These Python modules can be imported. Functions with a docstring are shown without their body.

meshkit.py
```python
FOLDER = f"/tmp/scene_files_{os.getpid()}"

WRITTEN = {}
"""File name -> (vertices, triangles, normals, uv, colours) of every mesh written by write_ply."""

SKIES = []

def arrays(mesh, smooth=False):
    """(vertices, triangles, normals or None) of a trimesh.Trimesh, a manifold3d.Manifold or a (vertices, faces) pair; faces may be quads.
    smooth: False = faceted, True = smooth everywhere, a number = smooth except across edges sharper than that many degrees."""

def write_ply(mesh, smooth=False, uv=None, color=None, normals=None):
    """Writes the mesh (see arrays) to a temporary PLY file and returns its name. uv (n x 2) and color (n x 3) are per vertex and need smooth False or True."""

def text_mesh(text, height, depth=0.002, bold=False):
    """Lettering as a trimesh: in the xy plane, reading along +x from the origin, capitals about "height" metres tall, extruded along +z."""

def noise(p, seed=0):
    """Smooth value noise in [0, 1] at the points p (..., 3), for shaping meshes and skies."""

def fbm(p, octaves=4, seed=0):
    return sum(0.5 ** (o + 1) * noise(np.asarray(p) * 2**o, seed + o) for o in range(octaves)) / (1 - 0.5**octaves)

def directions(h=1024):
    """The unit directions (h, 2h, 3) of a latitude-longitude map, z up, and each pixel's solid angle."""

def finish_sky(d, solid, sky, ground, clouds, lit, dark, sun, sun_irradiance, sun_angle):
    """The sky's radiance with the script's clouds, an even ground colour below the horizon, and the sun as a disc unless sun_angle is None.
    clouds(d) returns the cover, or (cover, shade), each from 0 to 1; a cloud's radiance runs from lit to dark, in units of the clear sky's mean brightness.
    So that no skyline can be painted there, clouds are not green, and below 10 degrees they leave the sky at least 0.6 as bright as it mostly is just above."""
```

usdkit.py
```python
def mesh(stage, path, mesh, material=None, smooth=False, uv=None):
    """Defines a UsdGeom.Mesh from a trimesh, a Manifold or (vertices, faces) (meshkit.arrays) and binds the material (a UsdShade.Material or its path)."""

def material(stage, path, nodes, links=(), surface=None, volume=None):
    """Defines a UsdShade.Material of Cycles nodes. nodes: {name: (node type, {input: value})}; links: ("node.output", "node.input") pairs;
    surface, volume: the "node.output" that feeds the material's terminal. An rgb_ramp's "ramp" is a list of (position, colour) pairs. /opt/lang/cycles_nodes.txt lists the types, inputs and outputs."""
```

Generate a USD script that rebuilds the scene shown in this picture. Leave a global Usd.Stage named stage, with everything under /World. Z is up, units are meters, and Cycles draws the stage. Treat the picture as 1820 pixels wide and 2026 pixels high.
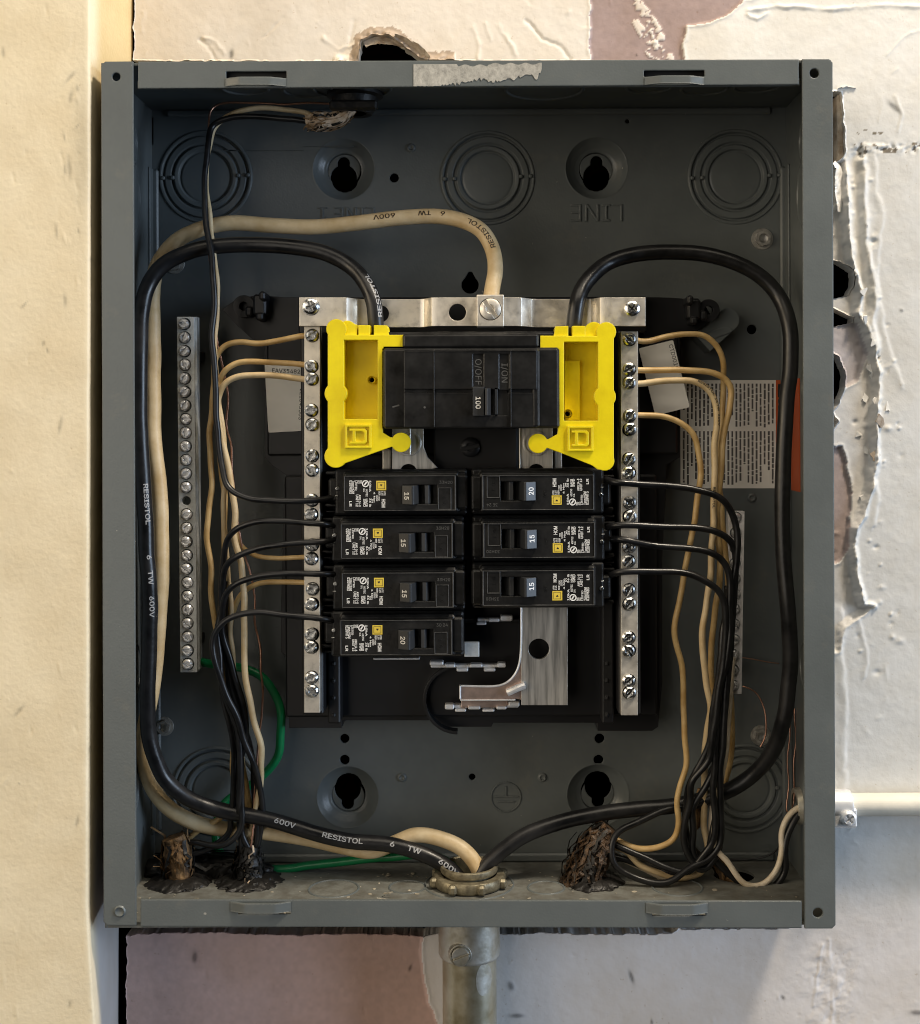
import math, random
import numpy as np, trimesh, manifold3d, shapely
import usdkit, meshkit
from shapely.geometry import Polygon, Point, box as sbox
from shapely.ops import unary_union
from shapely import affinity
from pxr import Usd, UsdGeom, UsdLux, UsdShade, Gf, Sdf, Vt

stage = Usd.Stage.CreateInMemory()
UsdGeom.SetStageUpAxis(stage, UsdGeom.Tokens.z)
UsdGeom.SetStageMetersPerUnit(stage, 1.0)
UsdGeom.Xform.Define(stage, '/World')
UsdGeom.Scope.Define(stage, '/World/Looks')
rng = random.Random(7)
nrng = np.random.default_rng(7)

# ------------------------------------------------------------------ camera
# the rim of the enclosure lies in the plane y = 0; +y goes into the wall
S, D = 0.2491e-3, 0.640            # metres per unit of the survey grid at the rim, camera distance
CX, CY, ROLL = 968.0, 839.0, 0.00437
cR, sR = math.cos(ROLL), math.sin(ROLL)
cam = UsdGeom.Camera.Define(stage, '/World/camera')
A = 36.0
cam.CreateHorizontalApertureAttr(A)
cam.CreateVerticalApertureAttr(A * 1024 / 920)
cam.CreateFocalLengthAttr(A * D / (1820 * S))
cam.CreateHorizontalApertureOffsetAttr(-58 / 1820 * A)
cam.CreateVerticalApertureOffsetAttr(-174 / 1820 * A)
cam.CreateClippingRangeAttr(Gf.Vec2f(0.01, 50))
cam.CreateExposureAttr(0.0)
cam.AddTransformOp().Set(Gf.Matrix4d(cR, 0, -sR, 0, sR, 0, cR, 0, 0, -1, 0, 0, 0, -D, 0, 1))


def rect_light(name, pos, target, w, h, intensity, color):
    l = UsdLux.RectLight.Define(stage, '/World/' + name)
    l.CreateWidthAttr(w); l.CreateHeightAttr(h)
    l.CreateIntensityAttr(intensity); l.CreateColorAttr(Gf.Vec3f(*color))
    p, t = np.array(pos, float), np.array(target, float)
    z = (p - t) / np.linalg.norm(p - t)
    x = np.cross([0, 0, 1], z); x /= np.linalg.norm(x)
    y = np.cross(z, x)
    l.AddTransformOp().Set(Gf.Matrix4d(*x, 0, *y, 0, *z, 0, *p, 1))
    return l


# ceiling lamp up to the right of the panel, window far to the right; unseen fill panels added overhead, left and behind
TGT = (-0.02, 0.03, -0.05)
kd = np.array([1.75, -1.0, 3.3]); kd /= np.linalg.norm(kd)
rect_light('ceiling_lamp', np.array(TGT) + kd * 1.5, TGT, 0.16, 0.16, 290, (1.0, 0.87, 0.70))
rect_light('window_light', (4.0, -1.6, 0.20), TGT, 1.6, 2.2, 12.0, (0.64, 0.79, 1.0))
rect_light('overhead_fill', (0.1, -1.0, 1.9), TGT, 2.2, 1.4, 2.4, (1.0, 0.89, 0.72))  # added unseen panel, stands in for light bounced off the ceiling
rect_light('left_fill', (-2.4, -1.2, 0.6), TGT, 1.4, 1.4, 4.8, (1.0, 0.82, 0.58))  # added unseen warm fill from the left, brightens the side wall
rect_light('room_fill', (-1.6, -2.4, 0.1), TGT, 1.9, 1.8, 1.75, (1.0, 0.91, 0.79))  # added unseen panel, soft room fill from behind left


# ------------------------------------------------------------------ helpers
def K(dep):
    return S * (1 + dep / D)


def W(x, y, dep):
    u, v = x - CX, y - CY
    k = K(dep)
    return np.array([(u * cR - v * sR) * k, dep, -(u * sR + v * cR) * k])


def Wn(x, y, dep):
    x, y, dep = np.broadcast_arrays(np.asarray(x, float), np.asarray(y, float), np.asarray(dep, float))
    u, v = x - CX, y - CY
    k = S * (1 + dep / D)
    return np.stack([(u * cR - v * sR) * k, dep, -(u * sR + v * cR) * k], -1)


def tm(v, f):
    return trimesh.Trimesh(np.asarray(v, float), np.asarray(f, int), process=False)


def cat(ms):
    return trimesh.util.concatenate([m for m in ms if m is not None])


def extr_mm(poly, df, db):
    """polygon given in world (X, Z) metres, front face at depth df, back at db"""
    out = []
    for g in getattr(poly, 'geoms', [poly]):
        if g.is_empty or g.area < 1e-10:
            continue
        m = trimesh.creation.extrude_polygon(g, db - df, engine='earcut')
        v = np.array(m.vertices)
        out.append(tm(np.stack([v[:, 0], df + v[:, 2], v[:, 1]], 1), m.faces[:, ::-1]))
    return cat(out)


def pp(poly, dep):
    """survey-grid polygon -> world (X, Z) polygon at depth dep"""
    return shapely.transform(poly, lambda a: Wn(a[:, 0], a[:, 1], dep)[:, [0, 2]])


def extr(poly, df, db):
    return extr_mm(pp(poly, df), df, db)


def hullbox(lo, hi, b=0.0):
    lo, hi = np.minimum(lo, hi), np.maximum(lo, hi)
    b = min(b, 0.45 * float((hi - lo).min()))
    pts = []
    for sx in (0, 1):
        for sy in (0, 1):
            for sz in (0, 1):
                c = np.array([hi[0] if sx else lo[0], hi[1] if sy else lo[1], hi[2] if sz else lo[2]])
                d = np.array([-1 if sx else 1, -1 if sy else 1, -1 if sz else 1]) * b
                if b <= 0:
                    pts.append(c)
                else:
                    for k in range(3):
                        e = d.copy(); e[k] = 0
                        pts.append(c + e)
    m = manifold3d.Manifold.hull_points(np.array(pts)).to_mesh()
    return tm(m.vert_properties[:, :3], m.tri_verts)


def boxp(x0, y0, x1, y1, df, db, b=0.0004):
    """box whose front face covers the given survey rectangle at depth df"""
    c = W((x0 + x1) / 2, (y0 + y1) / 2, df)
    k = K(df)
    hx, hz = abs(x1 - x0) / 2 * k, abs(y1 - y0) / 2 * k
    return hullbox(np.array([c[0] - hx, df, c[2] - hz]), np.array([c[0] + hx, db, c[2] + hz]), b)


def lathe(profile, c, n=48, axis='y'):
    """profile: list of (radius, offset along +axis); c: centre"""
    p = np.array(profile, float)
    a = np.linspace(0, 2 * np.pi, n, endpoint=False)
    v, f = [], []
    for r, h in p:
        for t in a:
            if axis == 'y':
                v.append([c[0] + r * math.cos(t), c[1] + h, c[2] + r * math.sin(t)])
            elif axis == 'z':
                v.append([c[0] + r * math.cos(t), c[1] + r * math.sin(t), c[2] + h])
            else:
                v.append([c[0] + h, c[1] + r * math.cos(t), c[2] + r * math.sin(t)])
    for i in range(len(p) - 1):
        for j in range(n):
            a0, a1 = i * n + j, i * n + (j + 1) % n
            b0, b1 = a0 + n, a1 + n
            f += [[a0, b0, a1], [a1, b0, b1]]
    m = tm(v, f)
    return m


def ring_poly(x, y, r0, r1, n=32):
    return Point(x, y).buffer(r1, n).difference(Point(x, y).buffer(r0, n))


def spline(pts, step=0.0016):
    """Catmull-Rom through points, resampled evenly"""
    P = np.asarray(pts, float)
    P = np.vstack([2 * P[0] - P[1], P, 2 * P[-1] - P[-2]])
    out = []
    for i in range(1, len(P) - 2):
        p0, p1, p2, p3 = P[i - 1:i + 3]
        d = [max(np.linalg.norm(b - a), 1e-9) ** 0.5 for a, b in ((p0, p1), (p1, p2), (p2, p3))]
        t0, t1 = 0, d[0]; t2 = t1 + d[1]; t3 = t2 + d[2]
        n = max(2, int(np.linalg.norm(p2 - p1) / step * 2))
        t = np.linspace(t1, t2, n, endpoint=False)[:, None]
        a1 = (t1 - t) / (t1 - t0) * p0 + (t - t0) / (t1 - t0) * p1
        a2 = (t2 - t) / (t2 - t1) * p1 + (t - t1) / (t2 - t1) * p2
        a3 = (t3 - t) / (t3 - t2) * p2 + (t - t2) / (t3 - t2) * p3
        b1 = (t2 - t) / (t2 - t0) * a1 + (t - t0) / (t2 - t0) * a2
        b2 = (t3 - t) / (t3 - t1) * a2 + (t - t1) / (t3 - t1) * a3
        out.append((t2 - t) / (t2 - t1) * b1 + (t - t1) / (t2 - t1) * b2)
    out = np.vstack(out + [P[-2][None]])
    s = np.r_[0, np.cumsum(np.linalg.norm(np.diff(out, axis=0), axis=1))]
    n = max(4, int(s[-1] / step))
    q = np.linspace(0, s[-1], n)
    out = np.stack([np.interp(q, s, out[:, k]) for k in range(3)], 1)
    for _ in range(2):
        out[1:-1] = 0.25 * out[:-2] + 0.5 * out[1:-1] + 0.25 * out[2:]
    return out


def sweep(path, r, sides=12):
    T = np.gradient(path, axis=0); T /= np.linalg.norm(T, axis=1, keepdims=True)
    N = np.zeros_like(T)
    n = np.cross(T[0], [0.3, 0.9, 0.2]); n /= np.linalg.norm(n)
    for i in range(len(T)):
        n = n - T[i] * (n @ T[i]); n /= np.linalg.norm(n); N[i] = n
    B = np.cross(T, N)
    a = np.linspace(0, 2 * np.pi, sides, endpoint=False)
    r = np.broadcast_to(np.asarray(r, float), (len(path),))
    v = path[:, None] + r[:, None, None] * (np.cos(a)[None, :, None] * N[:, None] + np.sin(a)[None, :, None] * B[:, None])
    v = v.reshape(-1, 3)
    n_, m = len(path), sides
    i, j = np.meshgrid(np.arange(n_ - 1), np.arange(m), indexing='ij')
    a0 = i * m + j; a1 = i * m + (j + 1) % m
    f = np.concatenate([np.stack([a0, a1, a0 + m], -1).reshape(-1, 3), np.stack([a1, a1 + m, a0 + m], -1).reshape(-1, 3)])
    c0, c1 = len(v), len(v) + 1
    v = np.vstack([v, path[0], path[-1]])
    k = np.arange(m)
    f = np.vstack([f, np.stack([np.full(m, c0), (k + 1) % m, k], 1), np.stack([np.full(m, c1), (n_ - 1) * m + k, (n_ - 1) * m + (k + 1) % m], 1)])
    return tm(v, f)


def wpath(pts, step=0.0016):
    """(x, y[, dep]) survey points -> smooth world path; missing depths are interpolated"""
    ds = [(i, p[2]) for i, p in enumerate(pts) if len(p) > 2]
    dep = np.interp(np.arange(len(pts)), [i for i, _ in ds], [d for _, d in ds])
    return spline([W(p[0], p[1], d) for p, d in zip(pts, dep)], step)


_tc = {}


def text_raw(text, h, depth=0.00015, bold=False):
    k = (text, round(h, 6), depth, bold)
    if k not in _tc:
        _tc[k] = meshkit.text_mesh(text, h, depth, bold)
    return _tc[k].copy()


def text_at(text, x, y, hpx, dep, rot=0.0, bold=False, depth=0.00012, sx=1.0):
    """centred lettering on a surface facing the camera; rot in degrees, clockwise positive"""
    k = K(dep)
    m = text_raw(text, hpx * k, depth, bold)
    v = np.array(m.vertices)
    c = (v.max(0) + v.min(0)) / 2
    a = -math.radians(rot)
    u, w = (v[:, 0] - c[0]) * sx, v[:, 1] - c[1]
    p = W(x, y, dep)
    X = p[0] + u * math.cos(a) - w * math.sin(a)
    Z = p[2] + u * math.sin(a) + w * math.cos(a)
    return tm(np.stack([X, dep - v[:, 2], Z], 1), m.faces)


def text_on_path(path, r, text, s0, h, phi=0.0, bold=True, stretch=1.0):
    """lettering printed round a wire, starting s0 metres along it, phi = turn round the wire from the camera side"""
    m = text_raw(text, h, 0.00006, bold)
    m = m.subdivide_to_size(max(h * 0.5, 0.0012))
    v = np.array(m.vertices)
    s = np.r_[0, np.cumsum(np.linalg.norm(np.diff(path, axis=0), axis=1))]
    q = np.clip(s0 + v[:, 0] * stretch, 0, s[-1] - 1e-5)
    P = np.stack([np.interp(q, s, path[:, k]) for k in range(3)], 1)
    T = np.gradient(path, s, axis=0)
    T = np.stack([np.interp(q, s, T[:, k]) for k in range(3)], 1)
    T /= np.linalg.norm(T, axis=1, keepdims=True)
    N = np.array([0, -1.0, 0]) - T * (-T[:, 1:2]); N /= np.linalg.norm(N, axis=1, keepdims=True)
    U = np.cross(N, T)
    a = (v[:, 1] - h / 2) / r + phi
    rr = r + 0.00002 + v[:, 2]
    return tm(P + rr[:, None] * (np.cos(a)[:, None] * N + np.sin(a)[:, None] * U), m.faces)


# ------------------------------------------------------------------ materials
MAT = {}


def mat(name, color, rough=0.5, metal=0.0, var=0.12, vscale=40, bump=0.0, bscale=400, bevel=0.0, rvar=0.0, dark=None, spec=0.5, stretch=None):
    """principled material, colour varied by noise (object space) between darker and lighter"""
    c = np.array(color, float)
    d = np.array(dark, float) if dark is not None else c * (1 - var)
    l = np.minimum(c * (1 + var), 0.95) if dark is None else c
    n = {'tc': ('texture_coordinate', {}),
         'n': ('noise_texture', {'scale': float(vscale), 'detail': 5.0, 'roughness': 0.6}),
         'r': ('rgb_ramp', {'ramp': [(0.32, tuple(d)), (0.68, tuple(l))]}),
         'p': ('principled_bsdf', {'roughness': rough, 'metallic': metal, 'specular_ior_level': spec})}
    L = [('n.fac', 'r.fac'), ('r.color', 'p.base_color')]
    if stretch:
        n['mp'] = ('mapping', {'scale': stretch})
        L += [('tc.object', 'mp.vector'), ('mp.vector', 'n.vector')]
    else:
        L += [('tc.object', 'n.vector')]
    if rvar:
        n['rr'] = ('map_range', {'from_min': 0.3, 'from_max': 0.7, 'to_min': rough - rvar, 'to_max': rough + rvar})
        L += [('n.fac', 'rr.value'), ('rr.result', 'p.roughness')]
    last = None
    if bevel:
        n['bv'] = ('bevel', {'samples': 4, 'radius': bevel}); last = 'bv.bevel'
    if bump:
        n['n2'] = ('noise_texture', {'scale': float(bscale), 'detail': 3.0})
        n['b'] = ('bump', {'distance': bump, 'strength': 1.0})
        L += [('tc.object', 'n2.vector'), ('n2.fac', 'b.height')]
        if last:
            L.append((last, 'b.normal'))
        last = 'b.normal'
    if last:
        L.append((last, 'p.normal'))
    MAT[name] = usdkit.material(stage, '/World/Looks/' + name, n, L, surface='p.BSDF')


def enamel(name, color, dust, lo):
    n = {'tc': ('texture_coordinate', {}), 'n': ('noise_texture', {'scale': 18.0, 'detail': 6.0, 'roughness': 0.65}), 'r': ('rgb_ramp', {'ramp': [(0.30, tuple(np.array(color) * 0.90)), (0.70, tuple(np.array(color) * 1.08))]}),
         'd': ('noise_texture', {'scale': 55.0, 'detail': 7.0, 'roughness': 0.75}), 'dr': ('rgb_ramp', {'ramp': [(0.56, (0.0, 0.0, 0.0)), (0.80, (0.5, 0.5, 0.5))]}),
         'c': ('noise_texture', {'scale': 260.0, 'detail': 2.0}), 'cr': ('rgb_ramp', {'ramp': [(lo, (1.0, 1.0, 1.0)), (lo + 0.02, (0.0, 0.0, 0.0))]}),
         'm': ('mix', {'color2': dust}), 'm2': ('mix', {'color2': (0.34, 0.33, 0.30)}),
         'o': ('noise_texture', {'scale': 900.0, 'detail': 2.0}), 'bv': ('bevel', {'samples': 4, 'radius': 0.0009}), 'b': ('bump', {'distance': 0.00006, 'strength': 1.0}),
         'rr': ('map_range', {'from_min': 0.3, 'from_max': 0.7, 'to_min': 0.29, 'to_max': 0.42}), 'p': ('principled_bsdf', {})}
    L = [('tc.object', k + '.vector') for k in ('n', 'd', 'c', 'o')] + [('n.fac', 'r.fac'), ('d.fac', 'dr.fac'), ('c.fac', 'cr.fac'), ('r.color', 'm.color1'), ('dr.color', 'm.fac'), ('m.color', 'm2.color1'), ('cr.color', 'm2.fac'), ('m2.color', 'p.base_color'),
         ('bv.bevel', 'b.normal'), ('o.fac', 'b.height'), ('b.normal', 'p.normal'), ('n.fac', 'rr.value'), ('rr.result', 'p.roughness')]
    MAT[name] = usdkit.material(stage, '/World/Looks/' + name, n, L, surface='p.BSDF')


enamel('grey_paint', (0.120, 0.134, 0.134), (0.19, 0.18, 0.15), 0.215)
mat('black_moulding', (0.010, 0.010, 0.011), 0.38, var=0.2, bump=0.00003, bscale=1500, bevel=0.0005)
mat('breaker_plastic', (0.013, 0.013, 0.013), 0.27, var=0.2, vscale=90, bump=0.00002, bscale=2500, bevel=0.0007, rvar=0.08)
mat('handle_plastic', (0.022, 0.024, 0.027), 0.42, var=0.1, bevel=0.0005)
mat('edge_highlight', (0.055, 0.055, 0.054), 0.35, var=0.5, vscale=120, bevel=0.0004)  # lighter colour puts an edge highlight onto the black breaker rims
mat('slot_black', (0.003, 0.003, 0.003), 0.6, var=0.0)
mat('yellow_plastic', (0.88, 0.73, 0.0), 0.40, vscale=38, bump=0.00005, bscale=900, bevel=0.0007, rvar=0.10, dark=(0.70, 0.54, 0.008))
mat('tinned_bar', (0.80, 0.75, 0.66), 0.40, 0.78, var=0.07, vscale=160, bump=0.00002, bscale=1800, bevel=0.0004, rvar=0.10)
mat('brushed_bar', (0.74, 0.71, 0.65), 0.36, 0.80, var=0.18, vscale=50, bevel=0.0004, rvar=0.08, stretch=(9, 1, 0.6))
mat('zinc_screw', (0.74, 0.75, 0.75), 0.24, 1.0, var=0.12, vscale=500, bevel=0.0004, rvar=0.08)
mat('dull_zinc', (0.66, 0.68, 0.67), 0.40, 0.15, var=0.15, vscale=300, bevel=0.0004, rvar=0.1)
mat('bolt_steel', (0.42, 0.41, 0.38), 0.35, 0.6, var=0.2, vscale=300, rvar=0.1)
mat('zinc_bright', (0.97, 0.97, 0.97), 0.24, 0.55, var=0.25, vscale=400, bevel=0.0004, rvar=0.06)
mat('pale_bar', (0.86, 0.84, 0.84), 0.42, 0.10, var=0.08, vscale=160, bevel=0.0004)
mat('copper_lug', (0.66, 0.50, 0.43), 0.36, 0.85, var=0.22, vscale=120, bevel=0.0004)
mat('copper_wire', (0.62, 0.34, 0.24), 0.32, 1.0, var=0.2, vscale=300)
mat('black_insulation', (0.015, 0.015, 0.016), 0.33, vscale=70, bump=0.00007, bscale=420, rvar=0.09, dark=(0.006, 0.0063, 0.007), spec=0.45)
mat('cream_insulation', (0.66, 0.53, 0.33), 0.45, var=0.14, vscale=90, bump=0.00006, bscale=500, dark=(0.50, 0.36, 0.18))
mat('tan_insulation', (0.60, 0.43, 0.20), 0.42, vscale=110, bump=0.00005, bscale=500, dark=(0.42, 0.26, 0.09))
mat('ivory_insulation', (0.70, 0.63, 0.52), 0.42, vscale=110, bump=0.00005, bscale=500, dark=(0.55, 0.45, 0.31))
mat('green_insulation', (0.006, 0.20, 0.065), 0.30, var=0.15, vscale=100, bump=0.00003, bscale=500)
mat('paper_white', (0.82, 0.80, 0.74), 0.55, var=0.04, vscale=80)
mat('orange_print', (0.50, 0.085, 0.015), 0.5, var=0.06)
mat('ink_faded', (0.10, 0.095, 0.09), 0.6, var=0.2)
mat('ink_black', (0.02, 0.018, 0.016), 0.5, var=0.1)
mat('ink_brown', (0.045, 0.03, 0.015), 0.5, var=0.1)
mat('wire_print', (0.36, 0.36, 0.36), 0.5, var=0.3, vscale=1500)
mat('print_white', (0.80, 0.80, 0.78), 0.5, var=0.1, vscale=900)
mat('print_grey', (0.085, 0.085, 0.082), 0.5, var=0.1, vscale=900)
mat('print_yellow', (0.70, 0.52, 0.06), 0.5, var=0.1)
mat('sheath_paper', (0.27, 0.155, 0.06), 0.75, vscale=300, bump=0.0006, bscale=300, dark=(0.03, 0.016, 0.008), stretch=(1, 1, 0.35))
mat('sheath_cream', (0.66, 0.55, 0.42), 0.75, vscale=200, bump=0.0003, bscale=300, dark=(0.40, 0.26, 0.14))
mat('sheath_tar', (0.008, 0.007, 0.006), 0.5, var=0.5, vscale=260, bump=0.0006, bscale=260)
mat('burnt_tar', (0.10, 0.055, 0.025), 0.5, vscale=330, bump=0.0014, bscale=480, dark=(0.005, 0.004, 0.003))
mat('conduit_steel', (0.56, 0.53, 0.43), 0.40, 0.75, vscale=55, bump=0.00005, bscale=350, dark=(0.36, 0.31, 0.19), rvar=0.08)
mat('cast_zinc', (0.60, 0.59, 0.54), 0.42, 0.7, vscale=120, bump=0.0001, bscale=400, dark=(0.42, 0.38, 0.28), bevel=0.0006, rvar=0.08)
mat('brass_nut', (0.36, 0.32, 0.22), 0.45, 0.6, vscale=220, bump=0.0002, bscale=500, dark=(0.14, 0.12, 0.08), bevel=0.0006)
mat('bright_steel', (0.93, 0.93, 0.93), 0.34, 0.45, var=0.12, vscale=200, bevel=0.0004)
mat('cream_paint', (0.74, 0.70, 0.60), 0.55, var=0.06, vscale=60, bump=0.0003, bscale=120)
mat('debris_chip', (0.30, 0.27, 0.21), 0.5, var=0.7, vscale=200)
mat('dusty_paint', (0.16, 0.165, 0.15), 0.55, vscale=140, bump=0.0003, bscale=380, dark=(0.105, 0.10, 0.085), rvar=0.1)
mat('cavity_dark', (0.006, 0.005, 0.004), 0.95, var=0.3, vscale=30, spec=0.1)  # near-black colour holds the shade inside the hollow
mat('torn_paper', (0.60, 0.53, 0.44), 0.85, vscale=160, bump=0.0003, bscale=260, dark=(0.30, 0.22, 0.15))
mat('white_plaster', (0.82, 0.80, 0.76), 0.7, var=0.04, vscale=60, bump=0.0004, bscale=160)


def paint_mat(name, rough, bump, bscale, spec=0.4):
    """painted plaster: colour is the paint on the surface (a vertex property), with fine stains and relief"""
    n = {'tc': ('texture_coordinate', {}), 'at': ('attribute', {'attribute': 'paint'}),
         'n': ('noise_texture', {'scale': 22.0, 'detail': 6.0, 'roughness': 0.65}),
         'r': ('rgb_ramp', {'ramp': [(0.30, (0.90, 0.87, 0.82)), (0.60, (1.0, 1.0, 1.0))]}),
         'n3': ('noise_texture', {'scale': 420.0, 'detail': 2.0}),
         'r3': ('rgb_ramp', {'ramp': [(0.22, (0.80, 0.74, 0.66)), (0.30, (1.0, 1.0, 1.0))]}),
         'm': ('mix', {'mix_type': 'multiply', 'fac': 1.0}), 'm3': ('mix', {'mix_type': 'multiply', 'fac': 0.7}),
         'n2': ('noise_texture', {'scale': float(bscale), 'detail': 4.0}),
         'b': ('bump', {'distance': bump, 'strength': 1.0}),
         'p': ('principled_bsdf', {'roughness': rough, 'specular_ior_level': spec})}
    L = [('tc.object', 'n.vector'), ('tc.object', 'n2.vector'), ('tc.object', 'n3.vector'), ('n.fac', 'r.fac'), ('at.color', 'm.color1'), ('r.color', 'm.color2'),
         ('n3.fac', 'r3.fac'), ('m.color', 'm3.color1'), ('r3.color', 'm3.color2'),
         ('m3.color', 'p.base_color'), ('n2.fac', 'b.height'), ('b.normal', 'p.normal')]
    MAT[name] = usdkit.material(stage, '/World/Looks/' + name, n, L, surface='p.BSDF')


paint_mat('painted_wall', 0.55, 0.0002, 260)
paint_mat('painted_board', 0.50, 0.00020, 420)

# ------------------------------------------------------------------ scene objects
_used = {}


def numbered(parent, name):
    k = (parent, name)
    n = _used.get(k, 0); _used[k] = n + 1
    return f'{parent}/{name}' + (f'_{n:03d}' if n else '')


ORIG = {}


def tag(prim, label=None, category=None, group=None, kind=None):
    for k, v in (('label', label), ('category', category), ('group', group), ('kind', kind)):
        if v:
            prim.SetCustomDataByKey(k, v)


def thing(name, label, category, origin=(0, 0, 0), group=None):
    p = numbered('/World', name)
    x = UsdGeom.Xform.Define(stage, p)
    x.AddTranslateOp().Set(Gf.Vec3d(*map(float, origin)))
    ORIG[p] = np.array(origin, float)
    tag(x.GetPrim(), label, category, group)
    return p


def obj(name, m, material, parent='/World', smooth=35, label=None, category=None, group=None, kind=None, origin=None):
    p = numbered(parent, name)
    if isinstance(m, list):
        m = cat(m)
    o = ORIG.get(parent, np.zeros(3))
    if parent == '/World':
        b = np.asarray(m.bounds)
        o2 = np.array([b[:, 0].mean(), b[:, 1].mean(), b[0, 2]]) if origin is None else np.array(origin, float)
    else:
        o2 = o
    m = tm(np.array(m.vertices) - o2, m.faces)
    g = usdkit.mesh(stage, p, m, MAT[material], smooth=smooth)
    if parent == '/World':
        g.AddTranslateOp().Set(Gf.Vec3d(*map(float, o2)))
    ORIG[p] = o2
    tag(g.GetPrim(), label, category, group, kind)
    return p


def colour(path, cols):
    g = UsdGeom.Mesh(stage.GetPrimAtPath(path))
    UsdGeom.PrimvarsAPI(g).CreatePrimvar('paint', Sdf.ValueTypeNames.Color3fArray, 'vertex').Set(Vt.Vec3fArray.FromNumpy(np.asarray(cols, np.float32)))


def smoothstep(a, b, x):
    t = np.clip((x - a) / (b - a), 0, 1)
    return t * t * (3 - 2 * t)


# ================================================================== SETTING: wall, side wall, cavity
WD = 0.075                                  # depth of the wall face behind the rim


def fbm2(x, y, sc, seed=0, oct=4):
    return meshkit.fbm(np.stack([x / sc, y / sc, np.zeros_like(x) + seed * 3.7], -1), oct, seed) - 0.5


def poly_dist(x, y, pts):
    """distance to a polyline, and signed side (positive = right of it, seen going down)"""
    best = np.full(x.shape, 1e9); side = np.zeros(x.shape)
    for (x0, y0), (x1, y1) in zip(pts[:-1], pts[1:]):
        dx, dy = x1 - x0, y1 - y0
        t = np.clip(((x - x0) * dx + (y - y0) * dy) / (dx * dx + dy * dy), 0, 1)
        d = np.hypot(x - x0 - t * dx, y - y0 - t * dy)
        s = np.sign((x - x0) * dy - (y - y0) * dx)
        m = d < best
        best = np.where(m, d, best); side = np.where(m, s, side)
    return best, side


step = 2.6
gx = np.r_[np.arange(196, 1960, step), np.arange(1960, 2800, 30)]; gy = np.r_[np.arange(-900, -130, 30), np.arange(-130, 2160, step), np.arange(2160, 3000, 30)]
GX, GY = np.meshgrid(gx, gy)
# wobble makes traced borders ragged
wx = GX + 9 * fbm2(GX, GY, 16, 3); wy = GY + 9 * fbm2(GX, GY, 16, 5)
H = 2.4e-3 * fbm2(GX, GY, 330, 1, 3) + 0.5e-3 * fbm2(GX, GY, 60, 2, 4) + 0.22e-3 * fbm2(GX, GY, 16, 9, 3)
PAINT = np.zeros(GX.shape + (3,)); PAINT[:] = (0.77, 0.70, 0.61)
mixw = smoothstep(900, 1600, GX)[..., None]
PAINT = PAINT * (1 - mixw) + np.array([0.755, 0.745, 0.715]) * mixw
low = smoothstep(1700, 1850, GY)[..., None]
PAINT = PAINT * (1 - low) + np.array([0.76, 0.73, 0.72]) * low
MAROON, PINK = np.array([0.235, 0.135, 0.125]), np.array([0.36, 0.27, 0.255])


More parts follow.
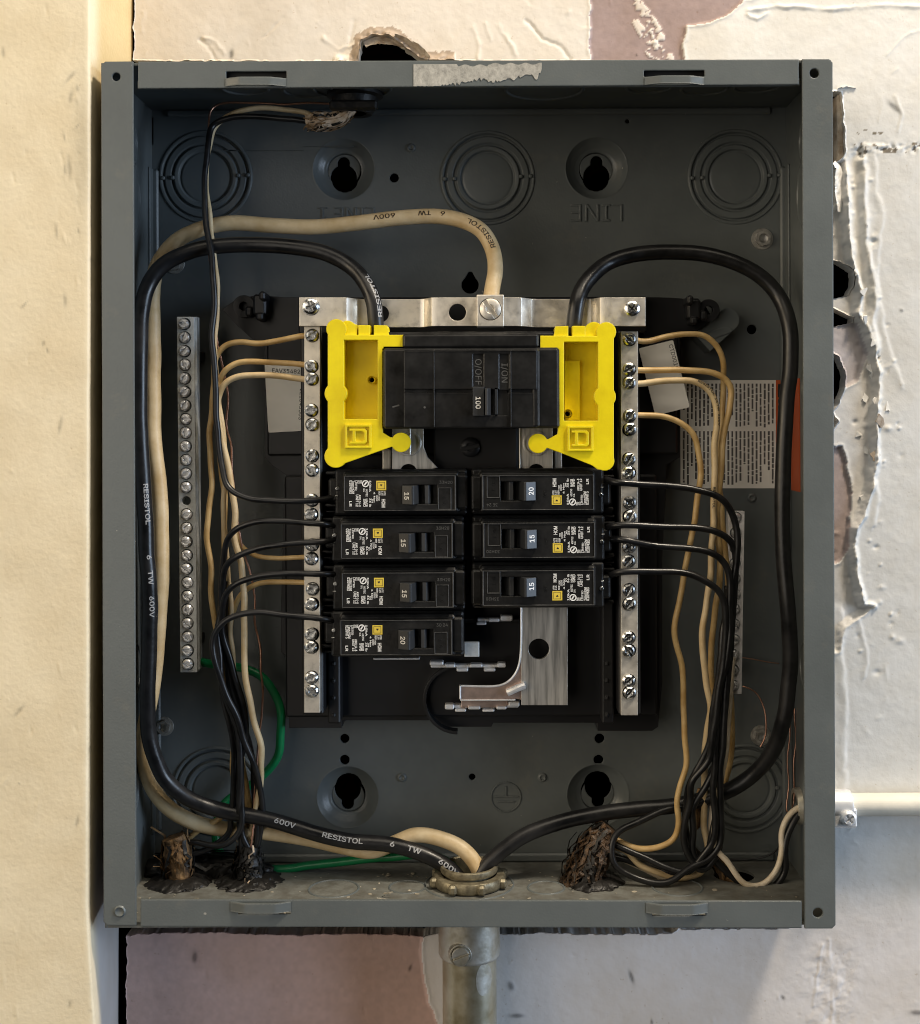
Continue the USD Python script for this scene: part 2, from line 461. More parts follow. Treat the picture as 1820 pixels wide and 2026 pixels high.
def zone(poly, col, drop, soft=5.0, base=None):
    global H, PAINT
    m = shapely.contains_xy(poly, wx, wy)
    d = shapely.distance(shapely.points(wx[m], wy[m]), poly.exterior)
    k = np.zeros(GX.shape); k[m] = np.minimum(d / soft, 1)
    H = H - drop * k
    if col is not None:
        PAINT[m] = col * (1 + 0.12 * fbm2(GX[m], GY[m], 70, 4))[:, None] * (1 + 0.25 * fbm2(GX[m], GY[m], 9, 6, 3))[:, None]
    # paint lip round the bare patch
    out = ~m
    bb = poly.bounds
    near = out & (wx > bb[0] - 20) & (wx < bb[2] + 20) & (wy > bb[1] - 20) & (wy < bb[3] + 20)
    dd = shapely.distance(shapely.points(wx[near], wy[near]), poly)
    H[near] += 0.5e-3 * np.exp(-(dd / 5) ** 2)


zone(Polygon([(1168, -200), (1600, -200), (1560, -25), (1475, 0), (1440, 30), (1390, 48), (1358, 52), (1350, 85), (1357, 150), (1168, 150)]), PINK, 1.0e-3, 3)
zone(Polygon([(180, 1790), (836, 1790), (834, 1880), (840, 1940), (850, 1985), (868, 2030), (880, 2200), (180, 2200)]), np.array([0.60, 0.42, 0.375]), 1.4e-3, 4)
# scuffs of white filler on the upper bare patch
sc = (fbm2(GX, GY, 14, 21, 4) > 0.04) & (np.hypot((GX - 1285 - 0.55 * (GY - 60)) / 26, (GY - 60) / 75) < 1) & (GX > 1180) & (GX < 1345)
PAINT[sc] = (0.75, 0.68, 0.62); H[sc] += 0.4e-3
sc = (fbm2(GX, GY, 12, 23, 4) > 0.02) & (np.hypot((GX - 1295) / 22, (GY - 85) / 30) < 1)
PAINT[sc] = (0.78, 0.72, 0.66); H[sc] += 0.5e-3
# broken plaster down the right of the enclosure
ridge = [(1672, 316), (1676, 414), (1680, 473), (1689, 535), (1705, 577), (1697, 619), (1714, 648), (1730, 698), (1737, 736), (1735, 794), (1730, 836), (1735, 898), (1728, 940), (1724, 968), (1706, 1020), (1691, 1044), (1688, 1079), (1694, 1137), (1706, 1195), (1728, 1200)]
rec = Polygon([(1560, 316)] + ridge + [(1700, 1222), (1672, 1240), (1660, 1290), (1560, 1300)])
zone(rec, np.array([0.74, 0.72, 0.69]), 3.2e-3, 12)
d, s = poly_dist(wx, wy, ridge)
H += 1.9e-3 * (0.35 + 1.3 * np.clip(0.5 + 2.2 * fbm2(GX, GY, 26, 79, 3), 0, 1)) * np.exp(-(d / 6.0) ** 2) * smoothstep(320, 350, GY) * (1 - smoothstep(1190, 1230, GY))
d2, s2 = poly_dist(wx, wy, [(1707, 318), (1709, 393), (1712, 472), (1722, 540), (1731, 590), (1722, 640), (1735, 690)])
H += 1.3e-3 * np.exp(-(d2 / 7.5) ** 2) * (0.5 + np.clip(0.5 + 1.5 * fbm2(GX, GY, 40, 78, 2), 0, 1))
H -= 1.6e-3 * np.exp(-((d2 - 16) / 12) ** 2) * (s2 < 0)
for pl, hh, ww in (([(1729, 300), (1733, 380), (1748, 420), (1738, 480), (1733, 560), (1748, 650), (1768, 720), (1785, 760)], 0.9e-3, 4),
                   ([(1722, 930), (1738, 980), (1728, 1040)], 1.2e-3, 4), ([(1700, 1230), (1715, 1290), (1712, 1340)], 0.8e-3, 3),
                   ([(1668, 1215), (1662, 1290), (1672, 1380), (1668, 1500), (1672, 1560)], 1.3e-3, 5)):
    d, s = poly_dist(wx, wy, pl)
    H += 0.5 * hh * np.where(s < 0, np.exp(-(d / (ww * 2.5)) ** 2), np.exp(-(d / ww) ** 2))
zone(Polygon([(1560, 636), (1700, 640), (1722, 700), (1700, 752), (1672, 770), (1560, 745)]), np.array([0.56, 0.51, 0.51]), 1.5e-3, 6)
zone(Polygon([(1560, 880), (1668, 884), (1688, 960), (1682, 1050), (1680, 1090), (1664, 1116), (1560, 1120)]), np.array([0.46, 0.37, 0.345]), 1.2e-3, 4)
# rough seam with dark specks
sp = np.exp(-((GY - 293 + 6 * fbm2(GX, GY, 60, 31)) / 10) ** 2) * smoothstep(1676, 1690, GX)
H += sp * 2.2e-3 * fbm2(GX, GY, 9, 30, 3)
dk = (sp > 0.35) & (fbm2(GX, GY, 8, 33, 3) > 0.10)
PAINT[dk] = (0.20, 0.17, 0.13)
sp2 = np.exp(-((GY - 262) / 5) ** 2) * smoothstep(1680, 1700, GX) * (1 - smoothstep(1730, 1760, GX))
dk = (sp2 > 0.35) & (fbm2(GX, GY, 8, 34, 3) > 0.08)
PAINT[dk] = (0.22, 0.19, 0.14)
# trowel marks and cracks above the enclosure, chips along the bottom right
for pl, hh, ww in (([(395, 78), (412, 92), (428, 120)], -0.9e-3, 3), ([(405, 75), (430, 85), (445, 105)], 0.7e-3, 3), ([(285, 25), (280, 60)], 0.8e-3, 4),
                   ([(560, 35), (520, 75)], -0.5e-3, 2.5), ([(1040, 40), (1075, 78), (1110, 92), (1130, 118)], -1.0e-3, 3), ([(935, 55), (950, 90), (946, 118)], 1.1e-3, 4),
                   ([(985, 50), (1010, 85), (1022, 118)], 0.9e-3, 4), ([(960, 45), (972, 80)], 0.8e-3, 3), ([(700, 40), (690, 90), (672, 110)], -0.9e-3, 4), ([(640, 75), (668, 98), (700, 90)], 0.9e-3, 4),
                   ([(1640, 1860), (1648, 1950), (1645, 2040)], 0.8e-3, 3), ([(1625, 1870), (1612, 1990)], 0.7e-3, 3), ([(1755, 110), (1790, 70), (1820, 60)], 0.5e-3, 3),
                   ([(1770, 190), (1785, 230), (1778, 260)], 0.7e-3, 3), ([(1745, 195), (1740, 240)], 0.5e-3, 3), ([(1480, 22), (1540, 12), (1650, 18), (1740, 10), (1830, 14)], 1.3e-3, 4), ([(1478, 30), (1500, 38), (1520, 26)], 1.0e-3, 3)):
    d, s = poly_dist(wx, wy, pl)
    H += 0.42 * hh * (0.3 + 1.4 * np.clip(0.5 + 1.6 * fbm2(GX, GY, 30, 77, 2), 0, 1)) * np.exp(-(d / ww) ** 2)
for _ in range(230):
    x, y = rng.uniform(270, 1830), rng.uniform(-20, 2040)
    if 240 < x < 1660 and 112 < y < 1840:
        continue
    r = rng.uniform(1.5, 5); a = rng.uniform(0, 3.14); e = rng.uniform(1, 3.5)
    m = (abs(GX - x) < 25) & (abs(GY - y) < 25)
    u = (GX[m] - x) * math.cos(a) + (GY[m] - y) * math.sin(a); v = -(GX[m] - x) * math.sin(a) + (GY[m] - y) * math.cos(a)
    q = np.exp(-(u / r / e) ** 2 - (v / r) ** 2)
    H[m] += rng.choice([-1, 1, 1]) * rng.uniform(0.08, 0.3) * 1e-3 * q
    if rng.random() < 0.14:
        PAINT[m] = PAINT[m] * (1 - 0.6 * np.minimum(q * 1.5, 1)[:, None])
for _ in range(60):     # crumbs of broken plaster near the fracture
    y = rng.uniform(300, 1350); x = np.interp(y, [p[1] for p in ridge], [p[0] for p in ridge]) + rng.uniform(-40, 55)
    r = rng.uniform(2, 6)
    m = (abs(GX - x) < 20) & (abs(GY - y) < 20)
    H[m] += rng.choice([-1, 1, 1]) * rng.uniform(0.2, 0.8) * 1e-3 * np.exp(-((GX[m] - x) ** 2 / rng.uniform(0.5, 2.5) + (GY[m] - y) ** 2) / r ** 2)
H += smoothstep(1835, 1905, GY) * smoothstep(1560, 1640, GX) * (1 - smoothstep(1660, 1720, GX)) * 2.0e-3 * fbm2(GX, GY, 18, 41, 3)

hole = Polygon([(240, 120), (240, 1838), (240, 1842), (244, 1853), (300, 1850), (420, 1847), (560, 1852), (700, 1848), (830, 1853), (872, 1845), (990, 1847), (1090, 1846), (1200, 1848), (1330, 1846), (1345, 1838),
                (1560, 1836), (1600, 1800), (1600, 860), (1640, 858), (1652, 852), (1662, 832), (1650, 815), (1668, 790), (1676, 765), (1676, 735), (1664, 705), (1640, 690), (1600, 690), (1600, 645), (1660, 645), (1690, 638), (1692, 628), (1655, 612),
                (1640, 600), (1648, 590), (1682, 582), (1692, 566), (1688, 535), (1672, 520), (1640, 512), (1600, 505), (1600, 330), (1650, 322), (1668, 312), (1674, 296), (1670, 240), (1667, 182), (1600, 178), (1600, 122),
                (842, 120), (820, 108), (800, 90), (770, 70), (737, 68), (716, 80), (708, 122)])
crack = Polygon([(190, -1000), (269, -1000), (268, 10), (267, 40), (263, 52), (266, 80), (265, 122), (262, 1850), (248, 1852), (250, 1900), (246, 1960), (249, 2030), (247, 3100), (190, 3100)])
gone = unary_union([hole, crack])
ccx = (wx[:-1, :-1] + wx[1:, 1:]) / 2; ccy = (wy[:-1, :-1] + wy[1:, 1:]) / 2
keep = ~shapely.contains_xy(gone, ccx, ccy)
# curl the edges of the torn opening towards the viewer
m = (GX > 660) & (GX < 900) & (GY > 20) & (GY < 125)
dd = np.zeros(GX.shape); dd[m] = shapely.distance(shapely.points(wx[m], wy[m]), hole)
H[m] += 3.0e-3 * np.exp(-(dd[m] / 9) ** 2) * (0.6 + 1.6 * fbm2(GX[m], GY[m], 12, 50, 3))
tornm = m & (dd < 16 + 22 * fbm2(GX, GY, 14, 51, 3)) & (GX > 690)
PAINT[tornm] = (0.42, 0.33, 0.25)
kc = np.pad(keep, 1)
cnt = kc[:-1, :-1].astype(int) + kc[:-1, 1:] + kc[1:, :-1] + kc[1:, 1:]
bm = (cnt > 0) & (cnt < 4)
bm[0] = bm[-1] = False; bm[:, 0] = bm[:, -1] = False
bl = gone.boundary
pt = shapely.points(wx[bm], wy[bm])
nr = shapely.line_interpolate_point(bl, shapely.line_locate_point(bl, pt))
ox, oy = shapely.get_x(nr) - wx[bm], shapely.get_y(nr) - wy[bm]
ok = np.hypot(ox, oy) < step * 1.6
GX = GX.copy(); GY = GY.copy()
GX[bm] += np.where(ok, ox, 0); GY[bm] += np.where(ok, oy, 0)
ny, nx = GX.shape
idx = np.arange(ny * nx).reshape(ny, nx)
V = Wn(GX, GY, WD)
V[..., 1] -= H
V = V.reshape(-1, 3)
a, b, c, e = idx[:-1, :-1][keep], idx[:-1, 1:][keep], idx[1:, 1:][keep], idx[1:, :-1][keep]
F = np.concatenate([np.stack([a, e, b], 1), np.stack([b, e, c], 1)])
# give the broken edges their thickness
kp = np.pad(keep, 1)
ed = []
for (dy, dx, p0, p1) in ((0, -1, (1, 0), (0, 0)), (0, 1, (0, 1), (1, 1)), (-1, 0, (0, 0), (0, 1)), (1, 0, (1, 1), (1, 0))):
    nb = kp[1 + dy:1 + dy + keep.shape[0], 1 + dx:1 + dx + keep.shape[1]]
    yy, xx = np.nonzero(keep & ~nb)
    ed.append(np.stack([idx[yy + p0[0], xx + p0[1]], idx[yy + p1[0], xx + p1[1]]], 1))
ed = np.concatenate(ed)
un, inv = np.unique(ed, return_inverse=True); inv = inv.reshape(ed.shape) + len(V)
Vb = V[un] + [0, 0.012, 0]
Cb = PAINT.reshape(-1, 3)[un] * 0 + np.array([0.62, 0.58, 0.52])
F = np.concatenate([F, np.stack([ed[:, 0], inv[:, 0], ed[:, 1]], 1), np.stack([ed[:, 1], inv[:, 0], inv[:, 1]], 1)])
V = np.vstack([V, Vb]); C = np.vstack([PAINT.reshape(-1, 3), Cb])
us, inv = np.unique(F, return_inverse=True)
wall = obj('wall', tm(V[us], inv.reshape(-1, 3)), 'painted_wall', smooth=True, label='rough painted plaster wall with broken edges round the grey enclosure', category='wall', kind='structure', origin=(0, 0, 0))
colour(wall, np.clip(C[us], 0, 0.9))

# side wall on the left: its face is level with the rim, its flank goes back to the wall
ys = np.r_[np.arange(-900, -130, 30), np.arange(-130, 2160, 3.0), np.arange(2160, 3000, 30)]
edge = np.interp(ys, [-200, 100, 1800, 2030, 2200], [180, 180, 175, 190, 196]) + 2.0 * fbm2(ys, ys * 0, 60, 61)
back = np.interp(ys, [-200, 120, 1750, 2030], [264, 262, 236, 234])
xf = np.concatenate([np.arange(-1100, -140, 40), np.arange(-140, 165, 3.0)])
rows = []
nf = len(xf); arc = 6; ns = 24
FXg = np.zeros((len(ys), nf + arc + ns)); FY = FXg.copy(); FD = FXg.copy()
R0 = 0.0025
for i, y in enumerate(ys):
    e = edge[i]; rp = R0 / S
    xs = np.interp(xf, [-1100, -140, 165], [-1100, -140, e - rp])
    an = np.linspace(0, np.pi / 2, arc + 1)[1:]
    ax = e - rp + rp * np.sin(an); ad = R0 - R0 * np.cos(an)
    t = np.linspace(0, 1, ns + 1)[1:]
    # flank: straight in space from the edge to the point seen at 'back' on the wall plane
    xw_edge = (e - CX) * S; xw_back = (back[i] - CX) * K(WD + 0.004)
    dep = R0 + (WD + 0.004 - R0) * t
    xw = xw_edge + (xw_back - xw_edge) * t
    FXg[i] = np.r_[xs, ax, xw / (S * (1 + dep / D)) + CX]
    FD[i] = np.r_[np.zeros(nf), ad, dep]
    FY[i] = CY + (y - CY) / (1 + FD[i] / D)
hb = 1.0e-3 * fbm2(FXg, FY, 200, 70, 3) + 0.18e-3 * fbm2(FXg, FY, 26, 71, 4)
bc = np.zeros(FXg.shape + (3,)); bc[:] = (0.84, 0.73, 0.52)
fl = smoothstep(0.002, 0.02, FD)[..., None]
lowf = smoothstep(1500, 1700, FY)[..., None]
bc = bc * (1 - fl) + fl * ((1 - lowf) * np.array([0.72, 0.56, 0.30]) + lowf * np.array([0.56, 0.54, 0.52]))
for _ in range(80):
    x, y = rng.uniform(0, 190), rng.uniform(-20, 2040)
    if rng.random() < 0.35: x, y = rng.gauss(135, 22), rng.gauss(330, 110)
    r = rng.uniform(1.3, 3.6); an = rng.choice([1.5, 1.4, 1.75, 2.3]); e = rng.uniform(1.5, 6)
    m = (abs(FXg - x) < 30) & (abs(FY - y) < 30) & (FD < 0.003)
    u = (FXg[m] - x) * math.cos(an) + (FY[m] - y) * math.sin(an); v = -(FXg[m] - x) * math.sin(an) + (FY[m] - y) * math.cos(an)
    q = np.exp(-(u / r / e) ** 2 - (v / r) ** 2)
    hb[m] += rng.choice([-1, -1, 1]) * rng.uniform(0.06, 0.25) * 1e-3 * q
    if rng.random() < 0.3:
        bc[m] = bc[m] * (1 - 0.32 * np.minimum(1.4 * q, 1)[:, None])
bc = bc * (1 + 0.06 * fbm2(FXg * 2, FY * 0.7, 90, 72, 4) + 0.05 * fbm2(FXg, FY, 14, 73, 3))[..., None]
gm = np.exp(-((FXg - 165) / 22) ** 2 - ((FY - 300) / 150) ** 2)[..., None]
bc = bc * (1 - 0.35 * gm) + np.array([0.45, 0.42, 0.33]) * 0.35 * gm
Vs = Wn(FXg, FY, FD)
Vs[..., 1] -= hb * (1 - fl[..., 0]); Vs[..., 0] += hb * 0.5 * fl[..., 0]
ny, nx = FXg.shape
idx = np.arange(ny * nx).reshape(ny, nx)
q = np.stack([idx[:-1, :-1], idx[1:, :-1], idx[1:, 1:], idx[:-1, 1:]], -1).reshape(-1, 4)
F = np.concatenate([q[:, [0, 1, 2]], q[:, [0, 2, 3]]])
sw = obj('side_wall', tm(Vs.reshape(-1, 3), F), 'painted_board', smooth=True, label='cream painted side wall standing forward left of the enclosure', category='wall', kind='structure', origin=(0, 0, 0))
colour(sw, np.clip(bc.reshape(-1, 3), 0, 0.9))
cv = cat([hullbox(np.array([-0.36, 0.150, -0.46]), np.array([0.36, 0.156, 0.36])), hullbox(np.array([-0.36, 0.09, 0.354]), np.array([0.36, 0.15, 0.36])), hullbox(np.array([-0.36, 0.09, -0.46]), np.array([0.36, 0.15, -0.454])),
          hullbox(np.array([-0.366, 0.09, -0.46]), np.array([-0.36, 0.15, 0.36])), hullbox(np.array([0.36, 0.09, -0.46]), np.array([0.366, 0.15, 0.36]))])
obj('wall_cavity', cv, 'cavity_dark', smooth=False, label='dark hollow behind the plaster wall', category='wall', kind='structure', origin=(0, 0, 0))
# torn paper round the opening above the enclosure, filler flakes beside it


def ribbon(pts, widths, dep0, lift, seed, n=40):
    """curled strip of torn lining: pts survey polyline, widths across it, lift of its free edge towards the viewer"""
    P = spline([W(x, y, dep0) for x, y in pts], 0.0012)
    nn = len(P); t = np.linspace(0, 1, nn)
    w = np.interp(t, np.linspace(0, 1, len(widths)), widths) * K(dep0)
    rg = np.random.default_rng(seed)
    w = w * (0.75 + 0.5 * np.convolve(rg.random(nn + 6), np.ones(7) / 7, 'valid'))
    T = np.gradient(P, axis=0); T /= np.linalg.norm(T, axis=1, keepdims=True)
    Nn = np.cross(T, [0, 1, 0]); Nn /= np.linalg.norm(Nn, axis=1, keepdims=True)
    m = 6; v = []
    for k in range(m):
        u = k / (m - 1)
        v.append(P + Nn * (w * u)[:, None] + np.array([0, -1, 0]) * (lift * u ** 1.6 * (0.6 + 0.8 * rg.random(nn) ** 2))[:, None])
    v = np.stack(v, 1)
    i = np.arange(nn * m).reshape(nn, m)
    q = np.stack([i[:-1, :-1], i[1:, :-1], i[1:, 1:], i[:-1, 1:]], -1).reshape(-1, 4)
    f = np.concatenate([q[:, [0, 1, 2]], q[:, [0, 2, 3]]])
    v = v.reshape(-1, 3)
    return tm(np.vstack([v, v + [0, 0.0005, 0]]), np.vstack([f, f[:, ::-1] + len(v)]))


obj('torn_lining', ribbon([(718, 83), (740, 73), (768, 75), (795, 88), (822, 104)], [-16, -18, -14, -8, -4], WD + 0.003, 0.003, 3), 'torn_paper', wall, smooth=40)
obj('torn_lining', ribbon([(845, 122), (828, 104), (806, 88), (780, 74)], [-9, -13, -10, -4], WD - 0.001, 0.003, 8), 'torn_paper', wall, smooth=40)
for i, (pts, wd_, lf) in enumerate((([(1656, 180), (1678, 180), (1692, 178)], [5, 7, 2], 0.003), ([(1652, 318), (1664, 330), (1668, 370), (1664, 420)], [-10, -16, -18, -8], 0.002))):
    obj('torn_lining', ribbon(pts, wd_, WD + 0.001, lf, 20 + i), 'white_plaster', wall, smooth=40)
obj('backing_strip', boxp(1657, 186, 1669, 318, WD + 0.004, WD + 0.02, 0.0005), 'torn_paper', wall)

# loose flakes of plaster and paint along the fracture
for i in range(20):
    y = rng.choice([rng.uniform(320, 1215), rng.uniform(560, 960)])
    xr_ = np.interp(y, [p[1] for p in ridge], [p[0] for p in ridge])
    x = xr_ + rng.gauss(-6, 15); r = rng.uniform(3.5, 11)
    if x < 1654 or shapely.contains_xy(hole, x, y):
        continue
    n_ = rng.randint(5, 8); an = sorted(rng.uniform(0, 6.28) for _ in range(n_))
    pl = Polygon([(x + r * rng.uniform(0.5, 1.2) * math.cos(t), y + 1.5 * r * rng.uniform(0.5, 1.2) * math.sin(t)) for t in an]).buffer(0)
    if pl.area < 12:
        continue
    dd_ = WD - rng.uniform(0.0004, 0.0028) + (0.0035 if x < xr_ - 4 else 0)
    m = extr(pl, dd_, dd_ + 0.0012)
    c_ = m.vertices.mean(0); ax_ = np.array([rng.gauss(0, 1), 0, rng.gauss(0, 1)]); ax_ /= np.linalg.norm(ax_)
    m.apply_transform(trimesh.transformations.rotation_matrix(rng.uniform(0.05, 0.3), ax_, c_))
    obj('plaster_flake', m, 'white_plaster' if rng.random() < 0.8 else 'torn_paper', wall, smooth=False)

# ================================================================== THE ENCLOSURE
BD = 0.092                                   # depth of the back sheet
box_ = thing('breaker_box', 'grey painted steel breaker box without its door, set into the broken wall', 'breaker box', W(925, 1835, 0.046))
TH = 0.0015


def holes(poly, items):
    return poly.difference(unary_union(items))


kh = [(680, 335, 60, 1), (1180, 333, 60, 1), (688, 1577, 60, -1), (1183, 1573, 60, -1)]
rnd = [(780, 352, 9), (682, 1461, 9), (682, 1503, 9.5), (1186, 1461, 9.5), (1184, 1503, 9.5), (934, 1537, 6.5), (1487, 652, 9.5), (1241, 240, 4.5)]
tear = unary_union([Point(930, 564).buffer(17), Polygon([(914, 560), (946, 560), (934, 538), (927, 538)])])
ko_spots = [(407, 350, 92), (965, 352, 93), (1455, 350, 94), (428, 1565, 88), (1475, 1560, 88)]
bp = sbox(284, 196, 1574, 1722)
bp = holes(bp, [Point(x, y).buffer(r, 24) for x, y, r, _ in kh] + [Point(x, y).buffer(r) for x, y, r in rnd] + [tear] + [sbox(291, 232, 303, 286), sbox(1562, 232, 1572, 290)] + [Point(x, y).buffer(r, 24) for x, y, r in ko_spots])
obj('back_panel', extr(bp, BD, BD + TH), 'grey_paint', box_)
# concentric knockouts: outer ring, inner ring, disc, each stepped with a fine groove
kb = K(BD)
for x, y, r in ko_spots:
    c = W(x, y, BD)
    prof = [(0, 0.0001), (46, 0.0001), (49, 0.0009), (51, 0.0009), (54, -0.0007), (61, -0.0009), (64, 0.0009), (66, 0.0009), (69, -0.0003), (80, -0.0003), (82, 0.0010), (84.5, 0.0010), (87, -0.0008), (91, -0.0008), (94, 0.0004)]
    k = r / 92
    m = lathe([(p * k * kb, h) for p, h in prof], c, 64)
    ko = obj('knockout', m, 'grey_paint', box_, smooth=50)
    for a in (0.03, math.pi + 0.03):
        for rr in (65, 84):
            q = c + np.array([rr * k * kb * math.cos(a), -0.0008, rr * k * kb * math.sin(a)])
            obj('nick', hullbox(q - 0.0011, q + 0.0011, 0.0005), 'grey_paint', ko)
# keyhole dimples pressed back into the wall
for x, y, r, up in kh:
    c = W(x, y, BD)
    a = np.linspace(0, 2 * np.pi, 49)
    prof = [(r + 3, -0.0001), (r + 1, -0.0002), (r - 1, 0.0004), (r - 8, 0.0026), (r - 18, 0.0050), (r - 24, 0.0058), (r - 27, 0.0060)]
    m = lathe([(p * kb, h) for p, h in prof], c, 64)
    flat = Point(x, y).buffer((r - 27), 32)
    keyh = unary_union([Point(x, y + up * 17).buffer(26, 24), sbox(x - 12, min(y + up * 12, y - up * 14), x + 12, max(y + up * 12, y - up * 14)), Point(x, y - up * 12).buffer(12.2, 16)])
    # the wide end of the slot breaks into the sloping side: cut it out of the dish
    mm = np.array(m.vertices); uv = (mm[:, [0, 2]] - c[[0, 2]]) / kb
    tri = uv[m.faces].mean(1)
    m = m.subdivide().subdivide()
    tri = ((np.array(m.vertices)[:, [0, 2]] - c[[0, 2]]) / kb)[m.faces].mean(1)
    ins = shapely.contains_xy(keyh, x + tri[:, 0], y - tri[:, 1])
    m = tm(m.vertices, m.faces[~ins])
    fl = extr(flat.difference(keyh), BD + 0.0060, BD + 0.0072)
    sh = c + [0, 0.006, 0]
    obj('keyhole_dimple', cat([m, fl]), 'grey_paint', box_, smooth=50)
# small pressed pips, hex bolts
for x, y in ((813, 293), (795, 1538), (1073, 1538), (1487, 985)):
    obj('pip', lathe([(0, -0.0004), (3.5 * kb, -0.0004), (5 * kb, -0.0010), (8 * kb, -0.0008), (10 * kb, 0.0002)], W(x, y, BD), 24), 'grey_paint', box_, smooth=50)


def hexbolt(x, y, dep, rpx, h, rot=0.3):
    c = W(x, y, dep); r = rpx * K(dep)
    a = np.arange(6) * math.pi / 3 + rot
    hx = Polygon([(c[0] + r * math.cos(t), c[2] + r * math.sin(t)) for t in a])
    m = extr_mm(hx.difference(Point(c[0], c[2]).buffer(r * 0.58)), dep - h, dep)
    return cat([m, lathe([(0, -h * 0.25), (r * 0.35, -h * 0.30), (r * 0.6, -h * 0.40)], c, 18), lathe([(r * 0.9, -0.0006), (r * 1.3, -0.0006), (r * 1.36, 0)], c, 24)])


for x, y, r in ((1508, 473, 16), (345, 522, 15), (325, 1437, 14), (1505, 1455, 15)):
    obj('hex_bolt', hexbolt(x, y, BD, r, 0.0035), 'bolt_steel', box_)
obj('embossed_lettering', text_at('LINE', 1180, 421, 34, BD, 180, depth=0.0006), 'grey_paint', box_)
obj('embossed_lettering', text_at('LINE 1', 686, 423, 26, BD, 180, depth=0.0005), 'grey_paint', box_)
# earth emblem
obj('earth_symbol', cat([extr(ring_poly(1001, 1577, 28, 30), BD - 0.0006, BD), extr(sbox(976, 1575, 1026, 1577.5), BD - 0.0006, BD), extr(sbox(999.5, 1556, 1002.5, 1575), BD - 0.0006, BD), extr(sbox(984, 1585, 1018, 1587.5), BD - 0.0006, BD)]), 'grey_paint', box_)
# faint press lines on the back sheet
obj('press_line', cat([extr(sbox(420, 297, 600, 299), BD - 0.0003, BD), extr(sbox(600, 289, 700, 291), BD - 0.0003, BD)]), 'grey_paint', box_)

# four sides: outer shell with knockouts
w0, w1 = W(202, 976, 0), W(1649, 976, 0)
zt, zb = W(925, 120, 0)[2], W(925, 1835, 0)[2]
xl, xr = w0[0], w1[0]


def side_sheet(kind):
    """one wall of the tray with its knockout circles as shallow rings"""
    return None


obj('side_sheet', hullbox(np.array([xl, 0.0016, zb]), np.array([xl + TH, BD + TH, zt])), 'grey_paint', box_)
obj('side_sheet', hullbox(np.array([xr - TH, 0.0016, zb]), np.array([xr, BD + TH, zt])), 'grey_paint', box_)
obj('top_sheet', hullbox(np.array([xl + TH, 0.0016, zt - TH]), np.array([xr - TH, BD + TH, zt])), 'grey_paint', box_)
# bottom sheet with its openings


def floor_pt(xd, dep):
    return (W(xd, 1835, 0)[0], dep)


def Xd(x):
    return (x - CX) * S


FZ = zb + TH
# x position on the floor seen at survey x with given depth
def XF(x, dep):
    return W(x, CY + (1832 - CY) / (1 + dep / D), dep)[0]


open_ = [(XF(355, 0.062), 0.062, 0.0155), (XF(492, 0.062), 0.062, 0.0155), (XF(928, 0.056), 0.056, 0.0150), (XF(1170, 0.060), 0.060, 0.0150), (XF(1452, 0.068), 0.068, 0.011)]
fp = sbox(xl + TH, 0.0016, xr - TH, BD + TH).difference(unary_union([Point(x, d).buffer(r, 24) for x, d, r in open_]))
m = trimesh.creation.extrude_polygon(fp, TH, engine='earcut')
v = np.array(m.vertices)
obj('bottom_sheet', tm(np.stack([v[:, 0], v[:, 1], zb + v[:, 2]], 1), m.faces), 'dusty_paint', box_)
# rings pressed in floor, ceiling and flanks
for x, d, r in ((XF(805, 0.05), 0.052, 0.010), (XF(660, 0.05), 0.05, 0.0135), (XF(1080, 0.05), 0.05, 0.0100), (XF(928, 0.056), 0.056, 0.024), (XF(1340, 0.05), 0.05, 0.0135)):
    m = lathe([(r - 0.0010, 0), (r - 0.0007, 0.0005), (r, 0.0005), (r + 0.0003, 0)], (x, d, FZ), 48, 'z')
    obj('knockout_ring', m, 'grey_paint', box_, smooth=50)
for x, d, r in ((-0.128, 0.045, 0.0125), (-0.095, 0.05, 0.014), (-0.072, 0.045, 0.021), (0.03, 0.05, 0.021), (0.085, 0.045, 0.0125), (0.115, 0.05, 0.0125), (0.142, 0.045, 0.0125)):
    m = lathe([(r - 0.0014, 0), (r - 0.0009, -0.0009), (r, -0.0009), (r + 0.0006, 0)], (x, d, zt - TH), 48, 'z')
    obj('knockout_ring', m, 'grey_paint', box_, smooth=50)
for sx, xx in ((1, xl + TH), (-1, xr - TH)):
    for z, d, r in ((0.122, 0.045, 0.021), (0.02, 0.045, 0.0125), (-0.13, 0.05, 0.014), (-0.195, 0.045, 0.0125), (0.15, 0.048, 0.0125)):
        m = lathe([(r - 0.0012, 0), (r - 0.0008, sx * 0.0007), (r, sx * 0.0007), (r + 0.0004, 0)], (xx, d, z), 40, 'x')
        obj('knockout_ring', m, 'grey_paint', box_, smooth=50)
# corner folds between back sheet and flanks
for sx, xx in ((1, xl + TH), (-1, xr - TH)):
    obj('corner_fold', hullbox(np.array([xx, BD - 0.009, zb + 0.02]), np.array([xx + sx * 0.0012, BD, zt - 0.035]), 0.0003), 'grey_paint', box_)
    obj('corner_fold', hullbox(np.array([xx, BD - 0.0025, zb + 0.02]), np.array([xx + sx * 0.004, BD, zt - 0.035]), 0.001), 'grey_paint', box_)
obj('top_fold', hullbox(np.array([xl + 0.01, BD - 0.0022, zt - TH - 0.004]), np.array([xr - 0.01, BD, zt - TH]), 0.001), 'grey_paint', box_)
obj('bottom_fold', hullbox(np.array([xl + 0.01, BD - 0.0022, FZ]), np.array([xr - 0.01, BD, FZ + 0.005]), 0.001), 'grey_paint', box_)

